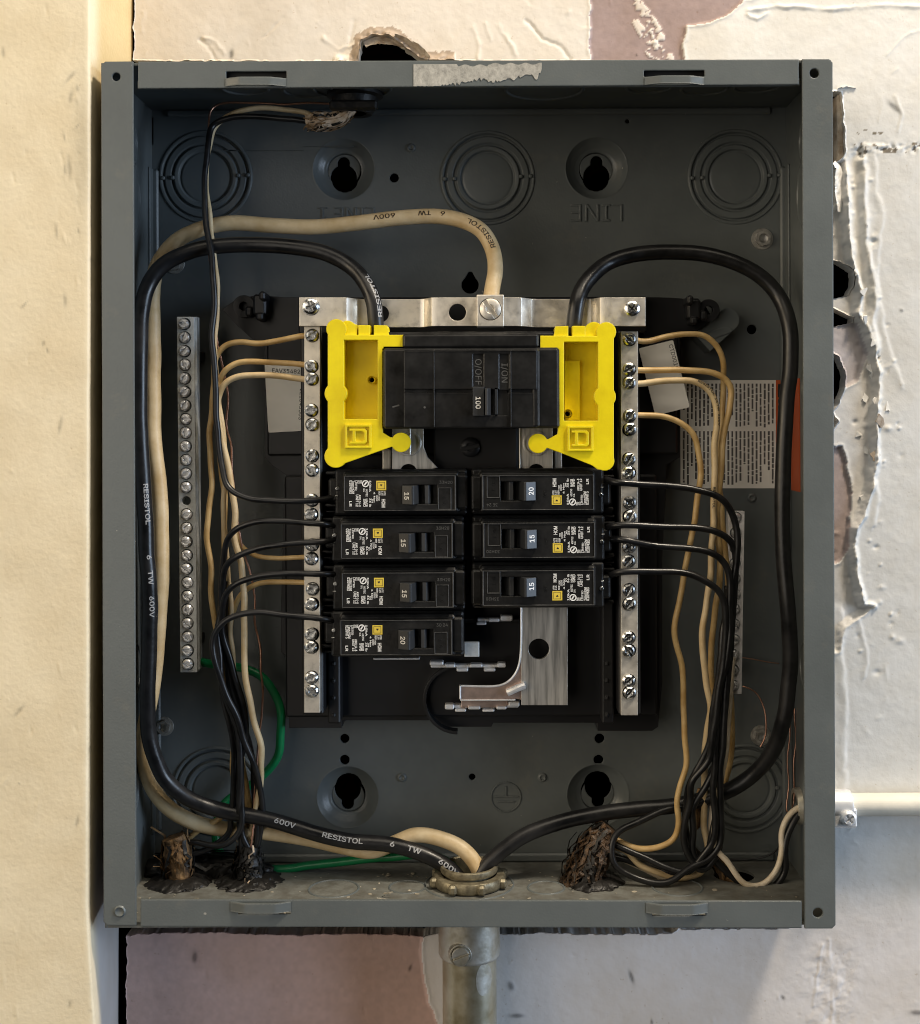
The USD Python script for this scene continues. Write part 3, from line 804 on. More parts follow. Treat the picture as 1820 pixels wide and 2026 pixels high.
# rim flanges
fl_l = Polygon([(208, 122), (263, 121.5), (269, 1831), (212, 1831), (205, 1824), (200, 130)])
fl_l = holes(fl_l, [Point(230, 152).buffer(8.5)])
fl_r = Polygon([(1587, 117), (1640, 117), (1647, 124), (1653, 1830), (1646, 1837), (1592, 1837)])
fl_r = holes(fl_r, [Point(1611, 145).buffer(9.5), Point(1618, 1806).buffer(10)])
obj('rim_flange', extr(fl_l, 0, TH), 'grey_paint', box_)
obj('rim_flange', extr(fl_r, 0, TH), 'grey_paint', box_)
s1 = affinity.rotate(sbox(447, 141, 567, 155).buffer(-2).buffer(2), -0.2)
s2 = affinity.rotate(sbox(1274, 139, 1394, 152).buffer(-2).buffer(2), -0.2)
fl_t = holes(Polygon([(273, 122), (1580, 117.5), (1580, 167), (273, 175)]), [s1, s2])
tf = obj('rim_flange', extr(fl_t, 0.0004, 0.0004 + TH), 'grey_paint', box_)
fl_b = holes(Polygon([(278, 1780), (1586, 1783), (1586, 1836), (278, 1833)]), [sbox(470, 1804, 575, 1809), sbox(1290, 1807, 1396, 1812)])
bf = obj('rim_flange', extr(fl_b, 0.0004, 0.0004 + TH), 'grey_paint', box_)
# the turned-in lip behind each flange
obj('rim_lip', hullbox(W(271, 160, 0.0021), W(1582, 172, 0.0040), 0.0004), 'grey_paint', box_)
obj('rim_pip', lathe([(0, -0.0002), (7 * S, -0.0003), (9 * S, -0.0008), (12 * S, 0.0001)], W(237, 1803, 0), 32), 'grey_paint', box_, smooth=50)


def bent_tab(x0, x1, y0, y1, up):
    """latch tab: rises out of the slot on two ramps"""
    n = 14; xs = np.r_[x0, x0 + 4, x0 + 26, x0 + 34, x1 - 34, x1 - 26, x1 - 4, x1]
    hh = np.r_[0.0002, 0.0004, 0.0028, 0.0031, 0.0031, 0.0028, 0.0004, 0.0002]
    v = []
    for x, h in zip(xs, hh):
        for y in (y0, y1):
            v.append(W(x, y, 0.0003) - [0, h, 0])
    v = np.array(v); nq = len(xs)
    f = []
    for i in range(nq - 1):
        a0, a1, b0, b1 = 2 * i, 2 * i + 1, 2 * i + 2, 2 * i + 3
        f += [[a0, a1, b0], [a1, b1, b0]]
    f = np.array(f); N = len(v)
    vb = v + [0, 0.0013, 0]
    e = []
    for i in range(nq - 1):
        for o in (0, 1):
            p, q_ = 2 * i + o, 2 * i + 2 + o
            e += [[p, q_, p + N], [q_, q_ + N, p + N]]
    return tm(np.vstack([v, vb]), np.vstack([f, f[:, ::-1] + N, e]))


obj('latch_tab', bent_tab(446, 566, 155, 171, 1), 'grey_paint', tf, smooth=25)
obj('latch_tab', bent_tab(1275, 1393, 152.5, 168, 1), 'grey_paint', tf, smooth=25)
obj('latch_tab', bent_tab(456, 576, 1784, 1803, -1), 'grey_paint', bf, smooth=25)
obj('latch_tab', bent_tab(1278, 1400, 1786, 1806, -1), 'grey_paint', bf, smooth=25)
obj('slot_back', boxp(440, 136, 574, 158, 0.0042, 0.0050), 'slot_black', box_)
obj('slot_back', boxp(1268, 134, 1400, 156, 0.0042, 0.0050), 'slot_black', box_)
# torn sticker left on the upper rim
pts = []
xs = np.linspace(818, 1072, 90)
top = [(x, 127 + 2.0 * math.sin(x * 0.21) * (x > 905) + 1.5 * (x > 905 and x < 965) * 2 - 0.0035 * (x - 818)) for x in xs]
btm = []
for x in xs[::-1]:
    f_ = 170.5 if x < 872 else np.interp(x, [872, 905, 935, 960, 975, 1000, 1015, 1030, 1050, 1062, 1072], [170, 166, 160, 156, 163, 154, 160, 150, 147, 156, 138])
    btm.append((x, f_ + (rng.uniform(-4, 4) if x > 872 else rng.uniform(-0.8, 0.6))))
n_ = {'tc': ('texture_coordinate', {}), 'mp': ('mapping', {'scale': (1.0, 1.0, 0.8)}), 'n': ('noise_texture', {'scale': 260.0, 'detail': 8.0, 'roughness': 0.78, 'distortion': 0.3}),
      'r': ('rgb_ramp', {'ramp': [(0.30, (0.17, 0.17, 0.16)), (0.44, (0.33, 0.32, 0.285)), (0.64, (0.50, 0.48, 0.43))]}),
      'b': ('bump', {'distance': 0.0002, 'strength': 1.0}), 'p': ('principled_bsdf', {'roughness': 0.75})}
MAT['glue_residue'] = usdkit.material(stage, '/World/Looks/glue_residue', n_, [('tc.object', 'mp.vector'), ('mp.vector', 'n.vector'), ('n.fac', 'r.fac'), ('r.color', 'p.base_color'), ('n.fac', 'b.height'), ('b.normal', 'p.normal')], surface='p.BSDF')
obj('sticker_residue', extr(Polygon(top + btm).buffer(0), 0.00015, 0.0006), 'glue_residue', box_, label='torn whitish sticker residue')

xr_in = W(1649, 976, 0)[0] - TH
# instruction sheet stuck to the back panel, print turned on its side
lab = obj('instruction_label', extr(sbox(1346, 752, 1535, 966), BD - 0.0003, BD), 'paper_white', box_, label='white instruction sheet, sideways print')
obj('warning_strip', extr(sbox(1535, 752, 1574, 968), BD - 0.0004, BD), 'orange_print', lab, label='orange margin')
zo = [W(1535, y, BD)[2] for y in (752, 968)]
obj('side_strip', hullbox(np.array([xr_in - 0.0004, 0.062, zo[1]]), np.array([xr_in, BD - 0.010, zo[0]]), 0), 'orange_print', lab, label='orange strip folded onto the flank')
dash = []
for col in range(23):
    x = 1351 + col * 8.0
    for (ya, yb) in ((759, 846), (853, 960)):
        y = ya
        end = yb - (rng.uniform(0, 45) if rng.random() < 0.3 else rng.uniform(0, 6))
        while y < end - 2:
            ln = rng.uniform(5, 22)
            dash.append(extr(sbox(x, y, x + rng.uniform(3.0, 4.0), min(y + ln, end)), BD - 0.00042, BD - 0.0003))
            y += ln + 1.7
obj('print_line', dash, 'ink_faded', lab, kind='stuff')
obj('print_line', [extr(sbox(1539, y, 1546, y + h_), BD - 0.0005, BD - 0.0004) for y, h_ in ((760, 26), (790, 8), (802, 30))], 'ink_black', lab)

# ================================================================== BUS ASSEMBLY
PD = 0.070
bus = thing('bus_bar_assembly', 'black moulded bus bar base with silver neutral bars in the middle of the box', 'bus bar assembly', W(930, 1440, 0.08))
base = Polygon([(440, 612), (470, 590), (512, 584), (560, 588), (1300, 588), (1345, 590), (1392, 598), (1410, 632), (1380, 655), (1345, 668), (1345, 905), (1318, 920), (1318, 955), (1310, 1108), (1310, 1350), (1302, 1438), (1290, 1446), (1182, 1446), (1182, 1430), (976, 1430), (972, 1438), (880, 1438), (856, 1425), (676, 1425), (676, 1440), (572, 1440), (568, 1300), (556, 1290), (556, 1200), (562, 960), (566, 940), (540, 922), (524, 905), (524, 680), (500, 672), (470, 645)])
obj('base_moulding', extr(base, PD, BD), 'black_moulding', bus)
obj('base_step', [boxp(564, 940, 1300, 1418, 0.064, PD, 0.001), boxp(528, 668, 1340, 900, 0.066, PD, 0.001), boxp(590, 588, 1280, 660, 0.058, PD, 0.001)], 'black_moulding', bus)
for x0, x1 in ((596, 638), (1222, 1266)):
    obj('bar_support', boxp(x0, 655, x1, 1414, 0.040, 0.066, 0.0008), 'black_moulding', bus)
for x0, x1 in ((648, 672), (1190, 1214)):
    obj('rail', [boxp(x0, 935, x1, 1432, 0.052, 0.066, 0.0008)] + [boxp(x0 + 8, y, x0 + 14, y + 7, 0.0505, 0.054, 0.0003) for y in range(1310, 1430, 34)], 'black_moulding', bus)
# clip ears at the upper corners
for x, y, sx in ((512, 604, 1), (1372, 612, -1)):
    parts = [boxp(x - 12, y - 22, x + 14, y + 20, 0.060, PD, 0.0012), boxp(x + sx * 6 - 6, y - 28, x + sx * 6 + 6, y - 10, 0.054, PD, 0.001), boxp(x - sx * 20 - 7, y + 2, x - sx * 20 + 7, y + 22, 0.062, PD, 0.001), boxp(x - 6, y + 14, x + 8, y + 30, 0.058, PD, 0.001)]
    parts += [extr(ring_poly(x - sx * 30, y + 2, 9, 22, 16), 0.066, PD)]
    obj('mounting_clip', parts, 'black_moulding', bus)
tabp = affinity.rotate(unary_union([sbox(1372, 630, 1440, 676), Point(1440, 653).buffer(23)]), -42, origin=(1408, 650))
obj('end_tab', [extr(affinity.translate(tabp, 6, 2), 0.074, BD), extr(affinity.translate(affinity.scale(tabp, 0.6, 0.25), 10, 8), 0.0735, 0.075)], 'grey_paint', bus)
# trough between the stabs
obj('trough_wall', [extr(ring_poly(905, 1385, 62, 68).intersection(sbox(800, 1300, 905, 1460)), 0.058, 0.066), boxp(840, 1225, 1030, 1232, 0.055, 0.066)], 'black_moulding', bus)


def screw(x, y, dep, rpx, h=0.0012, ang=0.5, cross=False, n=24):
    r = rpx * K(dep)
    m = manifold3d.Manifold.cylinder(h * 2, r, r, n)
    top_ = manifold3d.Manifold.cylinder(h * 0.5, r, r * 0.72, n).translate([0, 0, h * 2])
    m = m + top_
    sl = manifold3d.Manifold.cube([r * 2.4, r * 0.42, h * 1.6], True).rotate([0, 0, math.degrees(ang)]).translate([0, 0, h * 2.4])
    if cross:
        sl = manifold3d.Manifold.cube([r * 1.3, r * 0.30, h * 1.8], True).rotate([0, 0, math.degrees(ang)]).translate([0, 0, h * 2.4]) + manifold3d.Manifold.cube([r * 1.3, r * 0.30, h * 1.8], True).rotate([0, 0, math.degrees(ang) + 90]).translate([0, 0, h * 2.4])
    else:
        sl = sl + manifold3d.Manifold.cylinder(h * 1.2, r * 0.42, r * 0.42, 16).translate([0, 0, h * 1.7])
    m = (m - sl).to_mesh()
    v = np.array(m.vert_properties[:, :3]); c = W(x, y, dep)
    return tm(np.stack([c[0] + v[:, 0], dep - v[:, 2] + h, c[2] + v[:, 1]], 1), m.tri_verts)


NB = 0.034
ly = [664, 725, 750, 812, 840, 902, 930, 990, 1018, 1078, 1105, 1165, 1195, 1255, 1280, 1340, 1367]
ry = [672, 731, 757, 823, 850, 908, 935, 995, 1022, 1082, 1110, 1167, 1195, 1262, 1287, 1347, 1370]
for xc, ys_, y0, y1, x0, x1 in ((617.5, ly, 646, 1410, 602, 633), (1245, ry, 656, 1415, 1228.5, 1262)):
    p = sbox(x0, y0, x1, y1).difference(unary_union([Point(xc + rng.uniform(-1, 1), y).buffer(13.4, 16) for y in ys_]))
    # waisted edges where the screw wells swell
    nb = obj('neutral_bar', extr(p, NB, NB + 0.006), 'tinned_bar', bus, smooth=False)
    for y in ys_:
        obj('terminal_screw', screw(xc + rng.uniform(-2.5, 1.5), y + rng.uniform(-1, 1), NB + 0.0002, 12.6, 0.0013, rng.choice([0.7, 0.9, 2.4, 0.5, 1.1, 2.2, 0.2])), 'zinc_screw', nb)

# neutral strap across the top: flat lands at two levels joined by bends
NS = 0.030


def strap():
    prof = [(592, 0), (676, 0), (686, 0.0006), (694, 0.003), (704, 0.0072), (714, 0.0085), (828, 0.0085), (838, 0.0075), (846, 0.003), (854, 0.0006), (866, 0), (1020, 0), (1032, 0.0008), (1042, 0.0035), (1052, 0.0075), (1062, 0.0085), (1162, 0.0085), (1172, 0.0075), (1180, 0.003), (1188, 0.0006), (1198, 0), (1277, 0)]
    v = []; f = []
    n = len(prof)
    for x, d in prof:
        for y, dd in ((588.5, 0), (645, 0)):
            c = W(x, y, NS); v.append([c[0], NS + d, c[2]])
        for y, dd in ((588.5, 0), (645, 0)):
            c = W(x, y, NS); v.append([c[0], NS + d + 0.0022, c[2]])
    for i in range(n - 1):
        a_, b_ = 4 * i, 4 * i + 4
        for p, q in ((0, 1), (3, 2), (1, 3), (2, 0)):
            f += [[a_ + p, a_ + q, b_ + p], [a_ + q, b_ + q, b_ + p]]
    f += [[0, 2, 1], [1, 2, 3]]; e = 4 * (n - 1)
    f += [[e, e + 1, e + 2], [e + 1, e + 3, e + 2]]
    m = tm(v, f); m.fix_normals()
    man = manifold3d.Manifold(manifold3d.Mesh(np.asarray(m.vertices, np.float32), np.asarray(m.faces, np.uint32)))
    for x, y, r in ((905, 618, 17), (750, 618, 17)):
        c = W(x, y, NS)
        cy = manifold3d.Manifold.cylinder(0.05, r * K(NS), r * K(NS), 32).rotate([90, 0, 0]).translate([c[0], 0.06, c[2]])
        man = man - cy
    o = man.to_mesh()
    return tm(o.vert_properties[:, :3], o.tri_verts)


st = obj('neutral_strap', strap(), 'tinned_bar', bus, smooth=30)
obj('strap_screw', [screw(615, 607, NS, 15.5, 0.0014, 0.4, True), extr(ring_poly(615, 607, 15.8, 17.5), NS - 0.0002, NS)], 'zinc_screw', st)
obj('strap_screw', screw(1250, 611, NS, 15, 0.0014, 0.9, True), 'zinc_screw', st)
lugm = manifold3d.Manifold(manifold3d.Mesh(*[np.asarray(a, t) for a, t in zip((lambda b: (b.vertices, b.faces))(boxp(943, 583, 997, 646, 0.0225, 0.0300, 0.0003)), (np.float32, np.uint32))]))
c = W(970, 612, 0.0225)
lugm = lugm - manifold3d.Manifold.cylinder(0.006, 22.5 * K(0.0225), 22.5 * K(0.0225), 32).rotate([90, 0, 0]).translate([c[0], 0.0265, c[2]])
o = lugm.to_mesh()
lg = obj('neutral_lug', tm(o.vert_properties[:, :3], o.tri_verts), 'tinned_bar', st, smooth=30)
obj('lug_screw', screw(970, 612, 0.0235, 21, 0.0012, 2.2, n=32), 'tinned_bar', st)

# bus bars: the two lug pads under the main breaker, the exposed bar at the bottom, stabs
for x0, x1, sx in ((776, 838, 1), (1030, 1094, -1)):
    xs_ = (x0, x1)
    pl = unary_union([sbox(x0, 838, x1, 932)])
    if sx > 0:
        pl = unary_union([pl, Polygon([(836, 880), (846, 905), (865, 925), (836, 932)])])
    pl = pl.difference(Point((x0 + x1) / 2 + sx * 1, 935).buffer(17))
    obj('lug_pad', [extr(pl, 0.040, 0.043), extr(ring_poly((808 if sx > 0 else 1060), 877, 21, 25), 0.0392, 0.0400), boxp(x0 - 3, 845, x0, 932, 0.0385, 0.045, 0.0003) if sx < 0 else boxp(x1 - 28, 838, x1 - 26, 900, 0.0385, 0.041, 0.0003), boxp(x0 - 20 if sx > 0 else x1 + 2, 888, x0 - 2 if sx > 0 else x1 + 18, 932, 0.046, 0.049, 0.0005)], 'brushed_bar', bus)
obj('centre_screw', [screw(930, 885, 0.050, 19, 0.0015, 0.2, n=32), boxp(858, 845, 1025, 932, 0.0515, 0.066, 0.001)], 'black_moulding', bus)
barp = sbox(1031, 1196, 1123, 1395).difference(Point(1066, 1284).buffer(20.5, 24))
armp = Polygon([(910, 1357), (985, 1357), (1005, 1351), (1020, 1338), (1028, 1315), (1031, 1290), (1034, 1300), (1034, 1385), (1020, 1382), (910, 1385)])
obj('bus_bar', extr(barp, 0.046, 0.049), 'brushed_bar', bus)
obj('bus_bar_edge', sweep(wpath([(1031, 1200, 0.0462), (1030, 1290), (1026, 1318), (1016, 1338), (1000, 1352), (984, 1357), (912, 1357, 0.0462)]), 0.0006, 6), 'bright_steel', bus)
obj('stab_arm', extr(armp, 0.0465, 0.049), 'copper_lug', bus)
obj('twisted_neck', sweep(wpath([(1038, 1356, 0.0450), (1028, 1359, 0.0445), (1012, 1367), (1004, 1370, 0.0455)]), 0.0020, 10), 'bright_steel', bus)
# saw-edged stab jaws: lower, middle left, upper
def jaws(pts, dep, name='stab_jaw'):
    a_ = np.array(pts, float); ym = (a_[:, 1].min() + a_[:, 3].max()) / 2
    obj('stab_clip', boxp(a_[:, 0].min() + 2, ym - 4, a_[:, 2].max() - 2, ym + 2, dep + 0.0025, dep + 0.008, 0.0004), 'bright_steel', bus)
    for (x0, y0, x1, y1) in pts:
        obj(name, boxp(x0, y0, x1, y1, dep, dep + 0.006, 0.0005), 'bright_steel', bus)


jaws([(880, 1394, 898, 1404), (900, 1403, 922, 1409), (926, 1398, 950, 1404), (954, 1404, 978, 1409), (982, 1398, 1002, 1404), (1006, 1388, 1028, 1398)], 0.050)
obj('stab_arm', boxp(912, 1386, 1004, 1400, 0.052, 0.055, 0.0003), 'copper_lug', bus)
obj('stab_edge', [boxp(908, 1357, 912, 1384, 0.045, 0.049), boxp(910, 1384, 1020, 1387, 0.0455, 0.048)], 'bright_steel', bus)
jaws([(850, 1309, 877, 1317), (880, 1314, 900, 1321), (903, 1322, 926, 1329), (930, 1314, 954, 1321), (957, 1323, 980, 1329), (984, 1312, 1001, 1321)], 0.050)
jaws([(942, 1232, 962, 1237), (966, 1224, 988, 1231), (990, 1218, 1014, 1229)], 0.050)
obj('stab_tip', boxp(918, 1271, 948, 1300, 0.040, 0.044, 0.0003), 'dull_zinc', bus)
obj('stab_edge', boxp(738, 1302, 830, 1305.5, 0.046, 0.052, 0.0003), 'bright_steel', bus)
# maker's stickers on the moulding
stk = affinity.rotate(sbox(527, 716, 606, 854).buffer(-3).buffer(3), -3.2)
s_ = obj('sticker', extr(stk, 0.0655, 0.066), 'paper_white', bus, label='white barcode sticker, its code left blank')
obj('sticker_print', [text_at('EAV35482', 566, 734, 8, 0.0655, 3), text_at('2E1043503', 596, 800, 8, 0.0655, 93)], 'ink_black', s_)
stk2 = affinity.rotate(sbox(1279, 679, 1349, 816).buffer(-3).buffer(3), -14)
obj('moulding_ledge', extr(affinity.rotate(sbox(1284, 684, 1344, 811), -14), 0.0605, 0.066), 'black_moulding', bus)
s2_ = obj('sticker', extr(stk2, 0.0600, 0.0605), 'paper_white', bus, label='tilted white sticker, its code left blank')
obj('sticker_print', text_at('CTD0010', 1333, 706, 8, 0.0600, 76), 'ink_black', s2_)

# ================================================================== MAIN BREAKER
mb = thing('main_breaker', 'wide black main breaker marked 100 between the two yellow covers', 'circuit breaker', W(930, 848, 0.04))
MF = 0.0150
obj('body', [boxp(757, 688, 1107, 848, 0.0180, 0.060, 0.0012), boxp(757, 656, 1107, 690, 0.0215, 0.060, 0.0012)], 'breaker_plastic', mb)
obj('shoulder', [boxp(796, 660, 1066, 688, 0.0185, 0.0225, 0.0010), boxp(1052, 690, 1068, 846, 0.0158, 0.025, 0.001)], 'breaker_plastic', mb)
up_ = sbox(799, 691, 1062, 770).difference(sbox(935, 700, 957, 772)).difference(sbox(987, 700, 1008, 772))
lo_ = sbox(799, 777, 1062, 845).difference(sbox(935, 765, 1004, 822))
obj('face_plate', [extr(up_, MF, 0.024), extr(lo_, MF + 0.001, 0.024), extr(sbox(935, 700, 957, 772), MF + 0.0008, 0.0235), extr(sbox(987, 700, 1008, 772), MF + 0.0008, 0.0235), extr(sbox(799, 770, 935, 777), MF + 0.0016, 0.0235), extr(sbox(1008, 770, 1062, 777), MF + 0.0016, 0.0235)], 'breaker_plastic', mb)
obj('face_rib', [boxp(x, 692, x + 1.4, 845, MF - 0.0003, MF + 0.002, 0.0001) for x in (858, 1010)] + [boxp(800, 694, 1061, 695.4, MF - 0.0003, MF + 0.002, 0.0001)], 'breaker_plastic', mb)
obj('switch_slot', boxp(936, 766, 1003, 821, 0.0172, 0.0184, 0), 'slot_black', mb)


def wedge(prof, y0, y1):
    """prism: prof = (x, depth) survey points of its section, spanning y0..y1"""
    v = []
    for y in (y0, y1):
        for x, d in prof:
            v.append(W(x, y, 0.018) * [1, 0, 1] + [0, d, 0])
    n = len(prof)
    m = manifold3d.Manifold.hull_points(np.array(v)).to_mesh()
    return tm(m.vert_properties[:, :3], m.tri_verts)


hd = obj('switch_handle', [wedge([(935.5, 0.0230), (935.5, 0.0124), (958, 0.0124), (958, 0.0230)], 766, 823), wedge([(958, 0.0230), (960, 0.0100), (965, 0.0098), (970, 0.0130), (974, 0.0230)], 769, 822), wedge([(977, 0.0230), (979, 0.0150), (984, 0.0150), (988, 0.0230)], 768, 820)], 'handle_plastic', mb)
c = text_at('100', 946, 797, 9.5, 0.0124, 90, True)
obj('handle_number', c, 'print_white', hd)
obj('embossed_lettering', [text_at('O/OFF', 946, 736, 12.5, MF + 0.0008, 90), text_at('I/ON', 998, 738, 12.5, MF + 0.0008, 90)], 'print_grey', mb)
obj('scuff', [extr(affinity.rotate(sbox(776, 802, 790, 805), -15), 0.0179, 0.0181), extr(Point(840, 806).buffer(2.2), MF + 0.0008, MF + 0.001)], 'print_grey', mb)

# ================================================================== YELLOW LUG COVERS
YF = 0.0200


def cover(left):
    if left:
        q = lambda x, y: (592 + x / 4.782, 549.7 + y / 4.782)
    else:
        q = lambda x, y: (913.4 + x / 4.782, 549.7 + y / 4.782)
    C = lambda x, y, r: Point(*q(x, y)).buffer(r / 4.782, 24)
    Pq = lambda pts: Polygon([q(*p) for p in pts])
    B_ = lambda x0, y0, x1, y1: sbox(*q(x0, y0), *q(x1, y1))
    if left:
        out = unary_union([C(350, 485, 95), C(345, 1095, 105), C(345, 1690, 107), C(962, 1557, 92), B_(270, 480, 420, 1700), B_(270, 540, 785, 1480),
                           Pq([(270, 1380), (785, 1400), (790, 1465), (860, 1508), (940, 1520), (940, 1590), (870, 1600), (430, 1755), (345, 1790), (270, 1690)]), B_(740, 540, 985, 652), Pq([(740, 640), (800, 640), (795, 665), (742, 720)])])
        rec_ = B_(422, 588, 742, 1335); rail = unary_union([B_(270, 480, 425, 1700), C(345, 1095, 105)]); pin = C(684, 966, 36)
        tabs = [(C(455, 490, 85).union(B_(455, 440, 545, 545)), YF + 0.0015, 0.030), (B_(560, 447, 668, 545), 0.021, 0.034), (Pq([(706, 447), (830, 450), (852, 545), (706, 545)]), 0.021, 0.034)]
        emb = (430, 1388, 682, 1612)
    else:
        out = unary_union([C(1368, 512, 93), C(1355, 1125, 104), C(1352, 1732, 92), C(722, 1567, 92), B_(1290, 510, 1440, 1730), B_(910, 550, 1435, 1480),
                           Pq([(905, 1480), (915, 1400), (1420, 1400), (1420, 1740), (1352, 1824), (1285, 1812), (1235, 1775), (960, 1665), (815, 1612), (770, 1600), (770, 1535), (820, 1525)]), B_(742, 548, 990, 665)])
        rec_ = B_(968, 605, 1290, 1352).difference(C(1355, 1125, 104)); pin = C(1003, 1286, 36)
        tabs = [(Pq([(885, 460), (1008, 455), (1008, 555), (868, 555)]), 0.021, 0.034), (B_(1046, 455, 1170, 556), 0.021, 0.034), (C(1250, 505, 88).union(B_(1165, 470, 1250, 556)), YF + 0.0015, 0.030)]
        emb = (1000, 1402, 1245, 1640)
    g = thing('lug_cover', 'yellow plastic lug cover left of the main breaker, pin hole midway up its pocket' if left else 'yellow plastic lug cover right of the main breaker, pin hole low in its pocket', 'plastic cover', W(700 if left else 1160, 925, 0.03), None)
    if left:
        rec_ = rec_.difference(C(345, 1095, 105))
    rec_ = rec_.difference(pin.buffer(0.01))
    obj('cover_plate', extr(out.difference(rec_.buffer(0)).difference(pin), YF, 0.0228), 'yellow_plastic', g)
    fr = rec_.buffer(3).difference(rec_.buffer(-1.2))
    obj('pocket_wall', extr(rec_.buffer(2.5).difference(rec_), 0.0228, 0.0335), 'yellow_plastic', g)
    obj('pocket_floor', extr(rec_.buffer(2.0).difference(pin), 0.0320, 0.0334), 'yellow_plastic', g)
    ped = 0.0245
    obj('pin_hole', extr(pin, 0.0338, 0.0350), 'slot_black', g)
    if not left:
        obj('pocket_step', extr(B_(972, 785, 1120, 1350).difference(pin.buffer(1)), 0.0290, 0.0322), 'yellow_plastic', g)
    for p, d0, d1 in tabs:
        obj('top_tab', extr(p.buffer(-0.6).buffer(0.6), d0, d1), 'yellow_plastic', g)
    obj('rib', extr(out.buffer(0).difference(out.buffer(-1.6)).difference(rec_.buffer(4)), 0.0228, 0.027), 'yellow_plastic', g)
    x0, y0, x1, y1 = emb
    w_ = x1 - x0; t = w_ * 0.09
    fr = B_(x0, y0, x1, y1).difference(B_(x0 + t, y0 + t, x1 - t, y1 - t))
    Dh = y1 - y0
    dx0, dx1, dy0, dy1 = x0 + w_ * 0.17, x0 + w_ * 0.83, y0 + Dh * 0.18, y0 + Dh * 0.82
    def dsh(i, ser):
        b = Pq([(dx0 + i + ser, dy0 + i), (dx1 - i - 18, dy0 + i), (dx1 - i, dy0 + i + 18), (dx1 - i, dy1 - i - 18), (dx1 - i - 18, dy1 - i), (dx0 + i + ser, dy1 - i)])
        return b
    dd = dsh(0, 30).difference(dsh(24, 36)).union(B_(dx0, dy0, dx0 + 60, dy0 + 22)).union(B_(dx0, dy1 - 22, dx0 + 60, dy1))
    obj('emblem', [extr(fr, YF - 0.0012, YF), extr(dd, YF - 0.0012, YF)], 'yellow_plastic', g)
    return g


cover(True)
cover(False)

# ================================================================== BRANCH BREAKERS
BF = 0.022
KB = 1 / 4.919 / 1.1824 * K(BF)           # metres per local unit
CELL = (1015, 357)


